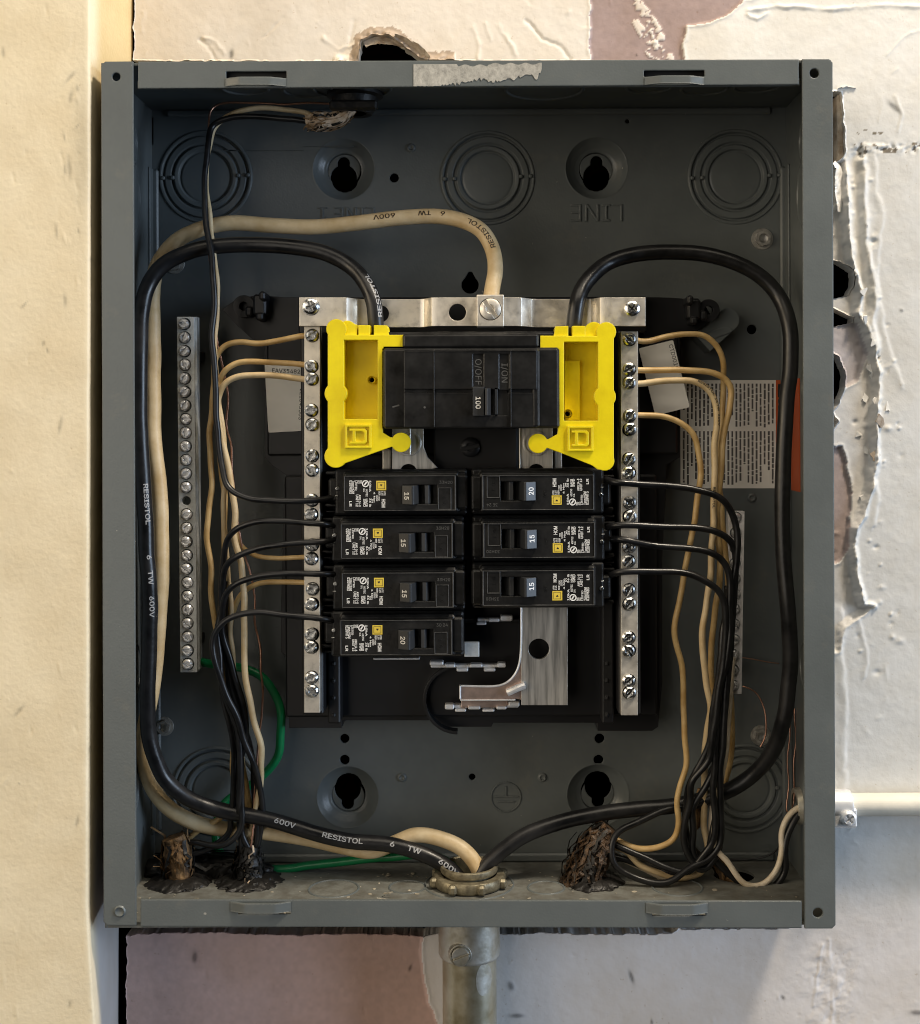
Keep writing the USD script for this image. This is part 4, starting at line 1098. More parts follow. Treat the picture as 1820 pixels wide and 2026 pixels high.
def branch(cx, cy, flip, num, code, toptext, label, seed):
    g = thing('branch_breaker', label, 'circuit breaker', W(cx, cy + 40, 0.05), 'single breakers in two columns')
    r_ = random.Random(seed)
    skew = r_.uniform(-1.0, 1.0)
    c = W(cx, cy, BF)
    s = -1 if flip else 1

    def L(zx, zy, dep):
        return np.array([c[0] + s * (zx - CELL[0]) * KB, dep, c[2] - s * (zy - CELL[1]) * KB])

    def bx(x0, y0, x1, y1, d0, d1, b=0.0005):
        return hullbox(L(x0, y0, d0), L(x1, y1, d1), b)

    def ex(p, d0, d1):
        return extr_mm(shapely.transform(p, lambda a: np.stack([c[0] + s * (a[:, 0] - CELL[0]) * KB, c[2] - s * (a[:, 1] - CELL[1]) * KB], 1)), d0, d1)

    def tx(t, x, y, h, dep, rot=90, bold=False, sx=1.0):
        m = text_raw(t, h * KB, 0.00010, bold)
        v = np.array(m.vertices); cc = (v.max(0) + v.min(0)) / 2
        a = -math.radians(rot + (180 if flip else 0) + skew)
        y = y + (x - 640) * math.tan(math.radians(skew))
        u, w = (v[:, 0] - cc[0]) * sx, v[:, 1] - cc[1]
        p = L(x, y, dep)
        return tm(np.stack([p[0] + u * math.cos(a) - w * math.sin(a), dep - v[:, 2], p[2] + u * math.sin(a) + w * math.cos(a)], 1), m.faces)
    obj('case', [bx(230, 96, 1780, 628, 0.0335, 0.060, 0.001), bx(1655, 150, 1785, 560, 0.0270, 0.040, 0.001), bx(340, 118, 1690, 600, 0.0275, 0.036, 0.0012)], 'breaker_plastic', g)
    face = sbox(370, 160, 1655, 562).difference(sbox(1035, 266, 1440, 490))
    obj('face_plate', ex(face, BF, 0.0285), 'breaker_plastic', g)
    obj('face_rim', [ex(sbox(370, 160, 1655, 562).difference(sbox(378, 168, 1640, 555)), BF - 0.0004, BF + 0.0002), ex(sbox(1450, 300, 1600, 552).difference(sbox(1458, 308, 1592, 545)), BF - 0.0002, BF)], 'edge_highlight', g)
    obj('switch_slot', bx(1035, 266, 1440, 490, 0.0278, 0.0284, 0), 'slot_black', g)
    ys_ = 272, 486
    def wd(prof):
        v = [L(x, y, d) for y in ys_ for x, d in prof]
        m = manifold3d.Manifold.hull_points(np.array(v)).to_mesh()
        return tm(m.vert_properties[:, :3], m.tri_verts)
    h_ = obj('switch_handle', [wd([(1038, 0.0282), (1038, 0.0200), (1150, 0.0165), (1172, 0.0166), (1190, 0.0180), (1245, 0.0282)]), wd([(1288, 0.0282), (1296, 0.0225), (1340, 0.0222), (1362, 0.0240), (1370, 0.0282)])], 'handle_plastic', g)
    # number lies on the sloping thumb face
    m = tx(num, 1092, 385, 54, 0.0, 90, True)
    v = np.array(m.vertices); z0 = (v[:, 0] - c[0]) * s / KB + CELL[0]
    v[:, 1] += np.interp(z0, [1038, 1150], [0.0200, 0.0165]) - 0.00002
    obj('handle_number', tm(v, m.faces), 'print_white', h_)
    obj('date_code', tx(code, 1540, 228, 34, BF, 0), 'print_grey', g)
    obj('moulded_mark', [tx('I', 1520, 400, 34, BF, 90), tx('O', 1520, 470, 34, BF, 90), tx('OFF', 930, 350, 30, BF, 90)], 'breaker_plastic', g)
    # terminal end
    obj('terminal_block', [bx(150, 200, 330, 470, 0.034, 0.060, 0.001), bx(100, 120, 240, 165, 0.040, 0.058, 0.0005), bx(90, 505, 240, 545, 0.040, 0.058, 0.0005), bx(90, 585, 240, 615, 0.042, 0.058, 0.0005)], 'breaker_plastic', g)
    sc_ = lathe([(0, -0.0008), (20 * KB, -0.0008), (28 * KB, 0)], L(262, 318, 0.0336), 20)
    obj('terminal_screw', [sc_, bx(232, 398, 272, 410, 0.0332, 0.034, 0.0002)], 'zinc_screw', g)
    # printed label
    pr = []
    def T(t, x, y0, y1, h, bold=True):
        h = h * 1.25
        m = tx(t, x, (y0 + y1) / 2, h, BF, 90, bold)
        e = np.ptp(np.array(m.vertices)[:, 2]) / KB
        k = (y1 - y0) / e
        pr.append(tx(t, x, (y0 + y1) / 2, h, BF, 90, bold, k))
    T(toptext, 445, 215, 368, 26); T('Type HOM', 472, 215, 368, 17)
    T('LISTED', 507, 215, 330, 16); T('Circuit', 528, 212, 250, 13)
    T('120V', 548, 212, 250, 14); T('Breaker', 567, 212, 250, 13)
    T('CU AL', 596, 305, 345, 15); T('60/75C', 628, 315, 400, 18)
    T('10kA', 668, 215, 345, 17)
    T('LR', 441, 452, 515, 24)
    T('UNIT 12', 516, 378, 515, 20); T('AWG 14-8', 548, 378, 515, 20)
    T('SWD', 602, 425, 515, 22); T('HACR', 628, 425, 515, 18)
    T('36 lb', 668, 418, 520, 17); T('in', 694, 430, 470, 14)
    T('4 Nm', 716, 345, 465, 14); T('120/240', 745, 380, 450, 16)
    T('HOM', 770, 398, 442, 14); T('HOM', 820, 425, 522, 32, True)
    T('SER', 775, 335, 385, 15); T('115', 808, 335, 385, 15); T('UTE', 835, 335, 385, 15)
    lb = obj('label_print', pr, 'print_white', g)
    ring = Point(614, 250).buffer(40, 16).difference(Point(614, 250).buffer(28, 16))
    bar_ = affinity.rotate(unary_union([sbox(606, 228, 622, 272)]), 35)
    obj('listing_mark', ex(unary_union([ring, bar_]), BF - 0.0001, BF), 'print_white', lb)
    sq = sbox(738, 218, 852, 326)
    inner = sbox(752, 232, 838, 312)
    d_ = Polygon([(762, 240), (828, 240), (828, 268), (812, 296), (795, 303), (778, 296), (762, 268)])
    d_h = Polygon([(782, 258), (808, 258), (808, 268), (795, 282), (782, 268)])
    obj('maker_emblem', [ex(sq.difference(inner.difference(inner.buffer(-5))).difference(d_h), BF - 0.0001, BF)], 'print_yellow', lb)
    obj('maker_emblem_mark', ex(unary_union([inner.difference(inner.buffer(-5)), d_h]), BF - 0.00012, BF - 0.0001 + 0.00005), 'ink_black', lb)
    return g


for i, (cx, cy, fl_, num, code, tt, lab_) in enumerate([
        (792, 975, 0, '15', '33H20', '0109KB3', 'black single breaker marked 15, topmost in the left column'),
        (785.5, 1069.5, 0, '15', '33H20', '0109KB3', 'black single breaker marked 15, second from the top in the left column'),
        (787.5, 1167, 0, '15', '33H20', '0109KB3', 'black single breaker marked 15, third from the top in the left column'),
        (784.5, 1260.5, 0, '20', '30 24', '0109HT3', 'black single breaker marked 20, lowest in the left column'),
        (1063.5, 975, 1, '20', '3E 24', '0109HT3', 'black single breaker marked 20, topmost in the right column'),
        (1065.5, 1069.5, 1, '15', '33H20', '0109KB3', 'black single breaker marked 15, middle of the right column'),
        (1064.5, 1164, 1, '15', '33H20', '0109KB3', 'black single breaker marked 15, lowest in the right column')]):
    branch(cx, cy, fl_, num, code, tt, lab_, i)

# ================================================================== GROUNDING BARS
gb = thing('grounding_bar', 'long zinc grounding bar with many screws, left of the bus bars', 'grounding bar', W(372, 1330, 0.08))
GD = 0.052
p0, p1 = np.array([366, 627.0]), np.array([373, 1330.0])
bar = Polygon([(350, 627), (384, 627), (390, 1330), (357, 1330)])
gys = [641 + 26.9 * k for k in range(26)]
gxs = [366 + (y - 628) * 7 / 702 - 1 for y in gys]
obj('bar', extr(bar.difference(unary_union([Point(x, y).buffer(12.2 if k != 13 else 9, 14) for k, (x, y) in enumerate(zip(gxs, gys))])), GD, GD + 0.006), 'dull_zinc', gb, smooth=False)
obj('bar_side', extr(Polygon([(384, 627), (389, 627), (395, 1325), (390, 1325)]), GD + 0.0025, GD + 0.009), 'dull_zinc', gb)
for y in (690, 1270):
    obj('standoff', boxp(358, y, 378, y + 22, GD + 0.006, BD, 0.0005), 'black_moulding', gb)
for k, (x, y) in enumerate(zip(gxs, gys)):
    if k != 13:
        obj('bar_screw', screw(x + rng.uniform(-1.5, 1.5), y, GD, 10.4, 0.0016, rng.uniform(0, 3.1)), 'zinc_bright', gb)
GD = 0.064
gb2 = thing('grounding_bar', 'short pale grounding bar half hidden behind the black wires at right', 'grounding bar', W(1458, 1372, 0.08))
bar = Polygon([(1441, 1012), (1473, 1012), (1467, 1373), (1435, 1373)])
g2 = [1024 + 30.2 * k for k in range(12)]
obj('bar', extr(bar.difference(unary_union([Point(1456 - (y - 1024) * 6 / 350, y).buffer(11.6, 14) for y in g2])), GD, GD + 0.006), 'pale_bar', gb2, smooth=False)
for y in (1060, 1320):
    obj('standoff', boxp(1444, y, 1464, y + 22, GD + 0.006, BD, 0.0005), 'black_moulding', gb2)
for y in g2:
    obj('bar_screw', screw(1456 - (y - 1024) * 6 / 350 + rng.uniform(-1, 1), y, GD + 0.0003, 10, 0.0015, rng.uniform(0, 3.1)), 'zinc_bright', gb2)

# ================================================================== WIRES
def rpx(w, dep):
    return w / 2 * K(dep)


def wire(name, label, pts, r, material, group=None, texts=(), cat_='wire', sides=12, step=0.0016, wob=0.00022):
    if name == 'circuit_wire':
        n0 = len(pts)
        pts = [tuple([p[0] + rng.gauss(0, 4), p[1] + rng.gauss(0, 4)] + list(p[2:])) if (p[1] > 1490 and k < n0 - 2) else p for k, p in enumerate(pts)]
    P = wpath(pts, step)
    s = np.r_[0, np.cumsum(np.linalg.norm(np.diff(P, axis=0), axis=1))]
    wob = wob * (0.4 if r > 0.003 else 1)
    if wob:
        sd = rng.uniform(0, 100)
        q = np.stack([s / 0.014 + sd, s * 0, s * 0], 1)
        P = P + wob * 8 * (np.stack([meshkit.noise(q + k * 17.3, k) for k in range(3)], 1) - 0.5) * [1, 0.6, 1]
    m = sweep(P, r, sides)
    if not texts:
        return obj(name, m, material, label=label, category=cat_, group=group, smooth=True)
    t = thing(name, label, cat_, P[len(P) // 2], group)
    obj('insulation', m, material, t, smooth=True)
    for tx, s0, h, phi, mt in texts:
        obj('printing', text_on_path(P, r, tx, s0, h * 0.78, phi, stretch=1.35), mt, t)
    return t


def arc_at(pts, x, y):
    P = wpath(pts); d = [(np.linalg.norm(p - W(x, y, p[1]))) for p in P]
    s = np.r_[0, np.cumsum(np.linalg.norm(np.diff(P, axis=0), axis=1))]
    return s[int(np.argmin(d))]


# --- the three service conductors
wn = [(969, 640, 0.034), (970, 600, 0.033), (975, 570, 0.034), (980, 535, 0.040), (973, 490, 0.046), (951, 455), (910, 435), (850, 428, 0.056), (780, 432), (700, 442), (620, 449), (540, 446), (460, 441), (400, 452), (350, 475, 0.056), (318, 512), (304, 560), (301, 640, 0.048), (303, 720), (303, 800), (306, 880, 0.046), (314, 960), (319, 1040), (320, 1110, 0.046), (317, 1180), (312, 1260), (305, 1330), (294, 1400, 0.052), (284, 1460), (286, 1510), (302, 1560, 0.060), (338, 1602), (392, 1629), (450, 1641, 0.066), (520, 1646), (600, 1657), (680, 1675, 0.066), (735, 1684), (785, 1665, 0.064), (822, 1652), (868, 1658), (910, 1675, 0.060), (934, 1698), (948, 1725, 0.056), (952, 1765), (950, 1800, 0.056)]
rw = rpx(30.5, 0.05)
tw = []
for t_, x, y, hh in (('RESISTOL', 972, 500, 0.0032), ('6', 886, 431, 0.0032), ('TW', 857, 428, 0.0032), ('600V', 782, 432, 0.0032), ('XXXX', 979, 575, 0.0030)):
    if t_ == 'XXXX':
        continue
    tw.append((t_, arc_at(wn, x, y), hh, -0.30 if t_ != 'RESISTOL' else -0.15, 'ink_brown'))
for t_, y in (('RESISTOL', 620), ('6', 740), ('TW', 765), ('600V', 800)):
    tw.append((t_, arc_at(wn, 302, y), 0.0032, -0.95, 'ink_brown'))
wire('service_wire', 'thick cream neutral wire looping from the centre lug down the left side', wn, rw, 'cream_insulation', texts=tw, sides=20)
wb = [(745, 660, 0.033), (743, 635, 0.032), (739, 600, 0.032), (722, 560, 0.036), (690, 525, 0.042), (640, 500), (580, 489), (500, 484, 0.046), (430, 487), (370, 499), (322, 525), (293, 565, 0.042), (280, 620), (277, 700, 0.036), (277, 800), (280, 900, 0.034), (285, 980), (289, 1060), (293, 1140, 0.034), (296, 1220), (295, 1300), (292, 1380, 0.040), (294, 1440), (306, 1500), (331, 1546, 0.050), (377, 1582), (440, 1604, 0.058), (510, 1617), (570, 1632, 0.060), (640, 1653), (700, 1665, 0.060), (770, 1671), (830, 1687), (877, 1710, 0.058), (905, 1735), (917, 1765, 0.058), (920, 1800)]
rb = rpx(31, 0.046)
tb = [('RESISTOL', arc_at(wb, 742, 632), 0.0032, -0.75, 'wire_print')]
for t_, y, ph in (('RESISTOL', 955, -0.55), ('6', 1094, -0.55), ('TW', 1128, -0.5), ('600V', 1176, -0.5)):
    tb.append((t_, arc_at(wb, 290, y), 0.0030, -ph, 'wire_print'))
for t_, x, y in (('600V', 540, 1622), ('RESISTOL', 640, 1653), ('6', 771, 1671), ('TW', 806, 1680), ('600V', 868, 1704)):
    tb.append((t_, arc_at(wb, x, y), 0.0032, 0.45, 'wire_print'))
wire('service_wire', 'thick black wire with white print looping down the left side to the bottom nut', wb, rb, 'black_insulation', texts=tb, sides=20)
wr = [(1134, 665, 0.033), (1135, 635, 0.032), (1141, 600, 0.032), (1160, 558, 0.038), (1200, 522, 0.046), (1260, 503), (1340, 499, 0.054), (1420, 509), (1490, 537), (1538, 582, 0.050), (1561, 640, 0.044), (1563, 720), (1556, 800, 0.040), (1551, 880), (1548, 960, 0.038), (1548, 1040), (1552, 1120), (1558, 1200, 0.038), (1563, 1280), (1560, 1360), (1546, 1435, 0.046), (1520, 1500), (1472, 1546, 0.060), (1410, 1576), (1340, 1593, 0.064), (1260, 1601), (1180, 1611, 0.062), (1100, 1629), (1040, 1652), (990, 1686, 0.056), (957, 1722), (940, 1765, 0.054), (934, 1800)]
wire('service_wire', 'thick black wire looping round the right side to the bottom nut', wr, rb, 'black_insulation', sides=20)
wire('ground_wire', 'green insulated ground wire curving from the long grounding bar to the bottom nut', [(380, 1306, 0.056), (400, 1309, 0.060), (440, 1315), (485, 1322, 0.076), (522, 1342), (546, 1378), (557, 1425, 0.074), (554, 1475), (538, 1515), (505, 1545), (470, 1568, 0.084), (440, 1595), (425, 1640, 0.084), (440, 1690), (490, 1718, 0.080), (545, 1721), (610, 1712), (690, 1702, 0.074), (760, 1695), (830, 1690, 0.070), (880, 1702), (910, 1735, 0.064), (918, 1790)], rpx(17, 0.078), 'green_insulation')

# --- left side, circuit wires
RW = rpx(12.0, 0.05)
wire('circuit_wire', 'black wire bent down from the top opening to the topmost left breaker', [(622, 243, 0.050), (600, 240, 0.050), (560, 234), (500, 229), (455, 231), (422, 246, 0.052), (411, 285), (408, 340), (405, 400), (408, 450, 0.040), (417, 500), (424, 560, 0.036), (424, 620), (421, 680, 0.034), (427, 760), (429, 830), (431, 890, 0.036), (438, 930), (455, 964), (490, 985, 0.030), (540, 990), (600, 991, 0.0285), (640, 988), (662, 982, 0.036)], RW, 'black_insulation')
wire('circuit_wire', 'white wire beside the black one, bent down from the top opening', [(632, 238, 0.052), (608, 224), (560, 216), (500, 215), (455, 226), (423, 252, 0.055), (414, 292), (410, 340), (410, 390), (416, 445, 0.046), (424, 505), (429, 560, 0.042), (426, 640), (426, 720, 0.042), (433, 800), (444, 880), (446, 960, 0.044), (444, 1046), (450, 1120), (456, 1200, 0.050), (458, 1300), (462, 1400), (470, 1500, 0.060), (480, 1600), (486, 1690, 0.068)], rpx(10.5, 0.05), 'cream_insulation')
wire('bare_wire', 'thin bare copper wire running from the top opening down behind the left wires', [(690, 205, 0.062), (600, 205), (500, 203), (440, 204), (420, 216), (412, 245, 0.056), (409, 300), (404, 400), (410, 470, 0.050), (420, 560), (428, 660), (443, 740, 0.052), (452, 800), (449, 845), (458, 880), (461, 920), (466, 1000, 0.050), (480, 1080), (496, 1150), (508, 1240), (517, 1320, 0.052), (523, 1365), (521, 1400), (513, 1450), (507, 1520), (502, 1600, 0.060), (492, 1690)], rpx(4.6, 0.05), 'copper_wire', sides=8)
T2 = rpx(11.5, 0.05)
wire('circuit_wire', 'tan wire from the topmost left neutral screw down to the lower left cable', [(612, 663, 0.0385), (590, 666), (545, 675, 0.044), (510, 679), (475, 676), (444, 685, 0.046), (426, 712), (420, 760), (417, 800, 0.046), (417, 880), (417, 960), (411, 1005), (409, 1046, 0.046), (416, 1116), (423, 1210), (436, 1300, 0.052), (450, 1390), (460, 1455), (464, 1520, 0.060), (467, 1565), (464, 1594), (450, 1609), (424, 1622), (392, 1640, 0.064), (368, 1664, 0.066)], T2, 'tan_insulation')
wire('circuit_wire', 'tan wire from the second neutral screw of the left bar', [(612, 722, 0.0385), (590, 720), (545, 717, 0.042), (505, 715), (470, 719), (444, 735, 0.042), (431, 770), (433, 830), (437, 900, 0.048), (443, 972), (444, 1040), (446, 1120, 0.052), (450, 1200), (456, 1300), (464, 1400), (478, 1500, 0.062), (490, 1600), (494, 1680, 0.068)], T2, 'tan_insulation')
wire('circuit_wire', 'cream wire from the third neutral screw of the left bar to the bottom cable', [(612, 751, 0.0385), (592, 748), (550, 743, 0.040), (505, 742), (468, 746), (444, 760, 0.040), (433, 795), (437, 850, 0.042), (446, 900), (453, 930), (463, 1000), (465, 1060, 0.042), (474, 1111), (477, 1151), (484, 1220, 0.042), (485, 1302), (488, 1349), (497, 1395, 0.046), (509, 1443), (513, 1500), (511, 1545, 0.056), (506, 1596), (494, 1655, 0.064), (490, 1690)], rpx(12.5, 0.045), 'cream_insulation')
wire('circuit_wire', 'short yellowish wire ending level with the second left breaker', [(606, 1103, 0.0385), (580, 1104), (545, 1104, 0.044), (512, 1100), (494, 1092), (478, 1078, 0.052), (468, 1055), (462, 1010, 0.056)], rpx(9.5, 0.045), 'tan_insulation')
wire('circuit_wire', 'tan wire ending just above the third left breaker', [(606, 1152, 0.0385), (580, 1151), (545, 1151, 0.044), (515, 1155), (490, 1166), (470, 1185, 0.050), (458, 1215), (456, 1260, 0.056), (462, 1360), (478, 1480), (492, 1600, 0.064), (496, 1685, 0.068)], rpx(10.5, 0.045), 'tan_insulation')
for lab_, pts in (
    ('upper of the two black wires at the second left breaker', [(664, 1042, 0.036), (640, 1036, 0.0295), (600, 1033), (550, 1030, 0.030), (500, 1033), (466, 1045, 0.034), (449, 1072), (441, 1120), (437, 1200, 0.044), (439, 1260), (458, 1340), (478, 1420, 0.050), (495, 1480), (505, 1560), (507, 1640, 0.062), (500, 1690)]),
    ('lower of the two black wires at the second left breaker', [(666, 1066, 0.036), (640, 1070, 0.0295), (600, 1073), (550, 1078, 0.030), (510, 1085), (472, 1099, 0.034), (449, 1122), (441, 1165), (440, 1230, 0.046), (444, 1290), (462, 1370, 0.050), (472, 1450), (470, 1540), (474, 1620, 0.064), (482, 1690)]),
    ('black wire arching to the third left breaker', [(664, 1134, 0.036), (640, 1134, 0.0295), (600, 1135), (550, 1134, 0.030), (505, 1140), (468, 1155, 0.034), (447, 1178), (440, 1225), (446, 1280, 0.044), (466, 1340), (484, 1400, 0.048), (486, 1460), (478, 1530), (472, 1600, 0.060), (476, 1690)]),
    ('black wire arching to the lowest left breaker', [(662, 1228, 0.036), (640, 1224, 0.0295), (600, 1219), (550, 1214, 0.030), (500, 1211), (461, 1218, 0.032), (434, 1236), (423, 1262), (426, 1305, 0.036), (440, 1350), (460, 1400, 0.042), (482, 1460), (503, 1515, 0.050), (515, 1560), (517, 1640, 0.062), (508, 1690)])):
    wire('circuit_wire', lab_, pts, RW, 'black_insulation')
wire('circuit_wire', 'black wire bending sideways between the two lower left cables', [(444, 1170, 0.048), (446, 1250), (452, 1340), (462, 1440, 0.050), (474, 1500), (478, 1580, 0.054), (476, 1640), (455, 1672, 0.056), (420, 1672), (385, 1666), (362, 1668, 0.064)], RW, 'black_insulation')

for lab_, pts in (
    ('black wire hidden behind the left bundle, ending in the frayed black sheath', [(446, 1130, 0.050), (444, 1220), (452, 1310, 0.054), (470, 1400), (490, 1470, 0.056), (500, 1560), (498, 1640, 0.066), (488, 1690)]),
    ('black wire crossing over the left bundle near its foot', [(436, 1200, 0.042), (432, 1290), (446, 1370, 0.044), (470, 1440), (478, 1520, 0.048), (470, 1590), (476, 1650, 0.060), (496, 1690)]),
    ('black wire on the outer left of the left bundle', [(444, 1150, 0.046), (434, 1240), (430, 1310, 0.046), (444, 1390), (458, 1460, 0.050), (464, 1540), (462, 1610, 0.058), (450, 1650), (410, 1680, 0.064), (372, 1690)])):
    wire('circuit_wire', lab_, pts, RW, 'black_insulation')
# --- right side
for lab_, pts, mt_ in (
    ('black wire inside the right bundle, dropping straight to the floor', [(1448, 1140, 0.046), (1444, 1230), (1436, 1320, 0.048), (1430, 1400), (1426, 1480, 0.052), (1420, 1560), (1412, 1640, 0.056), (1394, 1700), (1350, 1734, 0.058), (1290, 1726), (1240, 1700), (1195, 1690, 0.062)], 'black_insulation'),
    ('black wire on the inner edge of the right bundle, looping left low down', [(1440, 1160, 0.042), (1430, 1250), (1420, 1330, 0.044), (1408, 1410), (1400, 1480, 0.050), (1376, 1530), (1352, 1570, 0.056), (1350, 1620), (1366, 1670, 0.060), (1400, 1700), (1416, 1660, 0.062)], 'black_insulation'),
    ('cream wire looping low between the burnt sheath and the right bundle', [(1412, 1560, 0.062), (1408, 1630), (1410, 1690, 0.062), (1390, 1722), (1350, 1744, 0.060), (1310, 1738), (1270, 1716), (1215, 1690, 0.064)], 'ivory_insulation')):
    wire('circuit_wire', lab_, pts, rpx(12.5, 0.05), mt_)
wire('circuit_wire', 'tan wire arching from the topmost neutral screw of the right bar', [(1250, 673, 0.0385), (1272, 676), (1312, 667, 0.044), (1354, 661), (1392, 663), (1420, 684, 0.050), (1431, 712), (1431, 745), (1428, 800, 0.056), (1424, 870), (1422, 950), (1428, 1020, 0.056), (1436, 1090), (1440, 1200, 0.060), (1442, 1300), (1446, 1395), (1449, 1472, 0.066), (1446, 1523), (1434, 1556), (1420, 1600, 0.070), (1418, 1660), (1424, 1710, 0.070)], T2, 'tan_insulation')
wire('circuit_wire', 'tan wire crossing the tilted sticker and bending down over the instruction sheet', [(1250, 733, 0.0385), (1268, 733), (1310, 733), (1354, 733, 0.042), (1410, 737), (1440, 753), (1449, 775, 0.044), (1443, 806), (1433, 838), (1430, 880), (1424, 942, 0.044), (1417, 1000), (1419, 1058), (1424, 1105, 0.044), (1425, 1151), (1418, 1198), (1409, 1244), (1405, 1302, 0.052), (1412, 1380), (1424, 1440), (1428, 1500, 0.060)], rpx(12.5, 0.045), 'tan_insulation')
rw3 = [(1250, 759, 0.0385), (1270, 758), (1328, 751, 0.040), (1369, 754), (1399, 770), (1412, 793, 0.042), (1416, 840), (1414, 942, 0.040), (1411, 1023), (1407, 1082), (1405, 1128), (1398, 1174), (1392, 1232, 0.042), (1391, 1291), (1397, 1337), (1403, 1395, 0.048), (1401, 1434), (1396, 1480), (1391, 1540, 0.060), (1390, 1595), (1394, 1640), (1404, 1688), (1392, 1716, 0.060), (1378, 1727), (1342, 1736), (1300, 1729, 0.058), (1263, 1705), (1237, 1684), (1200, 1672, 0.062)]
wire('circuit_wire', 'cream wire with black print running down over the instruction sheet', rw3, rpx(13, 0.042), 'cream_insulation', texts=[('RESISTOL  14 TW  600V', arc_at(rw3, 1375, 756), 0.0016, 0.55, 'ink_black'), ('RESISTOL', arc_at(rw3, 1413, 960), 0.0016, -0.1, 'ink_black')])
wire('circuit_wire', 'tan wire standing apart from the bundle, nearest the bus bars at right', [(1250, 822, 0.0385), (1266, 822), (1311, 825, 0.044), (1349, 840), (1374, 863), (1383, 895, 0.044), (1384, 962), (1375, 1030, 0.044), (1361, 1088), (1351, 1139), (1347, 1186), (1336, 1239, 0.048), (1338, 1279), (1350, 1325), (1353, 1394, 0.052), (1353, 1460), (1356, 1511), (1347, 1580, 0.052), (1343, 1626), (1329, 1661), (1291, 1682, 0.056), (1256, 1677), (1205, 1654, 0.062)], rpx(12, 0.046), 'tan_insulation')
wire('circuit_wire', 'cream wire leaving the right bundle and dipping to the right wall', [(1450, 1300, 0.060), (1444, 1400), (1436, 1472, 0.052), (1428, 1549), (1414, 1638, 0.050), (1418, 1681), (1439, 1710), (1480, 1744, 0.052), (1508, 1752), (1528, 1740, 0.054), (1540, 1716), (1544, 1685), (1553, 1639), (1566, 1608, 0.058), (1590, 1590, 0.060)], rpx(11.5, 0.055), 'ivory_insulation')
wire('circuit_wire', 'black wire dipping along the floor to the right wall', [(1428, 1350, 0.052), (1424, 1480, 0.054), (1416, 1600), (1412, 1680, 0.056), (1440, 1730), (1490, 1758, 0.056), (1525, 1754), (1546, 1728), (1553, 1690, 0.056), (1562, 1650), (1576, 1618), (1594, 1600, 0.060)], rpx(14, 0.055), 'black_insulation')
for lab_, pts in (
    ('black wire sweeping from the topmost right breaker into the right bundle', [(1196, 950, 0.036), (1215, 955, 0.0295), (1260, 957), (1319, 961, 0.032), (1377, 968), (1424, 984, 0.034), (1447, 1012), (1457, 1058, 0.036), (1456, 1100), (1453, 1140), (1449, 1200, 0.040), (1443, 1280), (1437, 1360), (1430, 1440, 0.044), (1428, 1520), (1424, 1590), (1420, 1660, 0.050), (1405, 1700), (1370, 1724), (1320, 1742, 0.050), (1270, 1740), (1225, 1712), (1212, 1680), (1225, 1645), (1262, 1618, 0.056), (1320, 1602), (1360, 1597, 0.060)]),
    ('upper black wire from the middle right breaker', [(1204, 1044, 0.036), (1222, 1039, 0.0295), (1300, 1041), (1389, 1045, 0.034), (1424, 1056), (1446, 1074), (1456, 1110, 0.038), (1452, 1180), (1446, 1260, 0.042), (1440, 1340), (1434, 1420), (1420, 1500, 0.048), (1400, 1560), (1378, 1600), (1366, 1650, 0.052), (1372, 1700), (1392, 1714, 0.054), (1412, 1690)]),
    ('lower black wire from the middle right breaker', [(1206, 1066, 0.036), (1226, 1067, 0.0295), (1296, 1079), (1366, 1085, 0.034), (1403, 1092), (1427, 1106), (1440, 1128, 0.036), (1444, 1180), (1440, 1260, 0.038), (1430, 1340), (1420, 1400), (1412, 1470, 0.044), (1408, 1540), (1414, 1600), (1414, 1660, 0.048), (1396, 1698), (1360, 1722, 0.052), (1310, 1712), (1262, 1692), (1215, 1670, 0.060)]),
    ('black wire from the lowest right breaker', [(1206, 1136, 0.036), (1226, 1131, 0.0295), (1296, 1130), (1354, 1133, 0.034), (1393, 1149), (1420, 1170), (1434, 1200, 0.036), (1432, 1280), (1422, 1360, 0.040), (1412, 1440), (1398, 1500), (1372, 1540, 0.046), (1358, 1580), (1354, 1630, 0.050), (1362, 1690), (1390, 1720, 0.052), (1420, 1690), (1424, 1640, 0.054)])):
    wire('circuit_wire', lab_, pts, rpx(13.5, 0.04), 'black_insulation')
wire('bare_wire', 'fine copper strand hanging beside the foot of the short grounding bar', [(1470, 1358, 0.084), (1495, 1368), (1510, 1395), (1515, 1430, 0.080), (1512, 1460), (1503, 1478, 0.080)], rpx(3.6, 0.08), 'copper_wire', sides=6)
wire('bare_wire', 'fine copper strand lying on the back panel right of the short grounding bar', [(1466, 1300, 0.086), (1490, 1304), (1520, 1310), (1540, 1312, 0.088)], rpx(2.6, 0.08), 'copper_wire', sides=6)
wire('bare_wire', 'pair of reddish bare wires hugging the right inside wall', [(1564, 1400, 0.076), (1561, 1480), (1558, 1560), (1556, 1610, 0.074), (1566, 1600), (1570, 1540), (1572, 1460), (1573, 1400, 0.076)], rpx(3.4, 0.08), 'copper_wire', sides=6)
wire('bare_wire', 'thin grey wire curving across the lower right back panel', [(1400, 1700, 0.080), (1450, 1700), (1500, 1698), (1530, 1686), (1548, 1664, 0.070)], rpx(4, 0.08), 'black_insulation', sides=6)

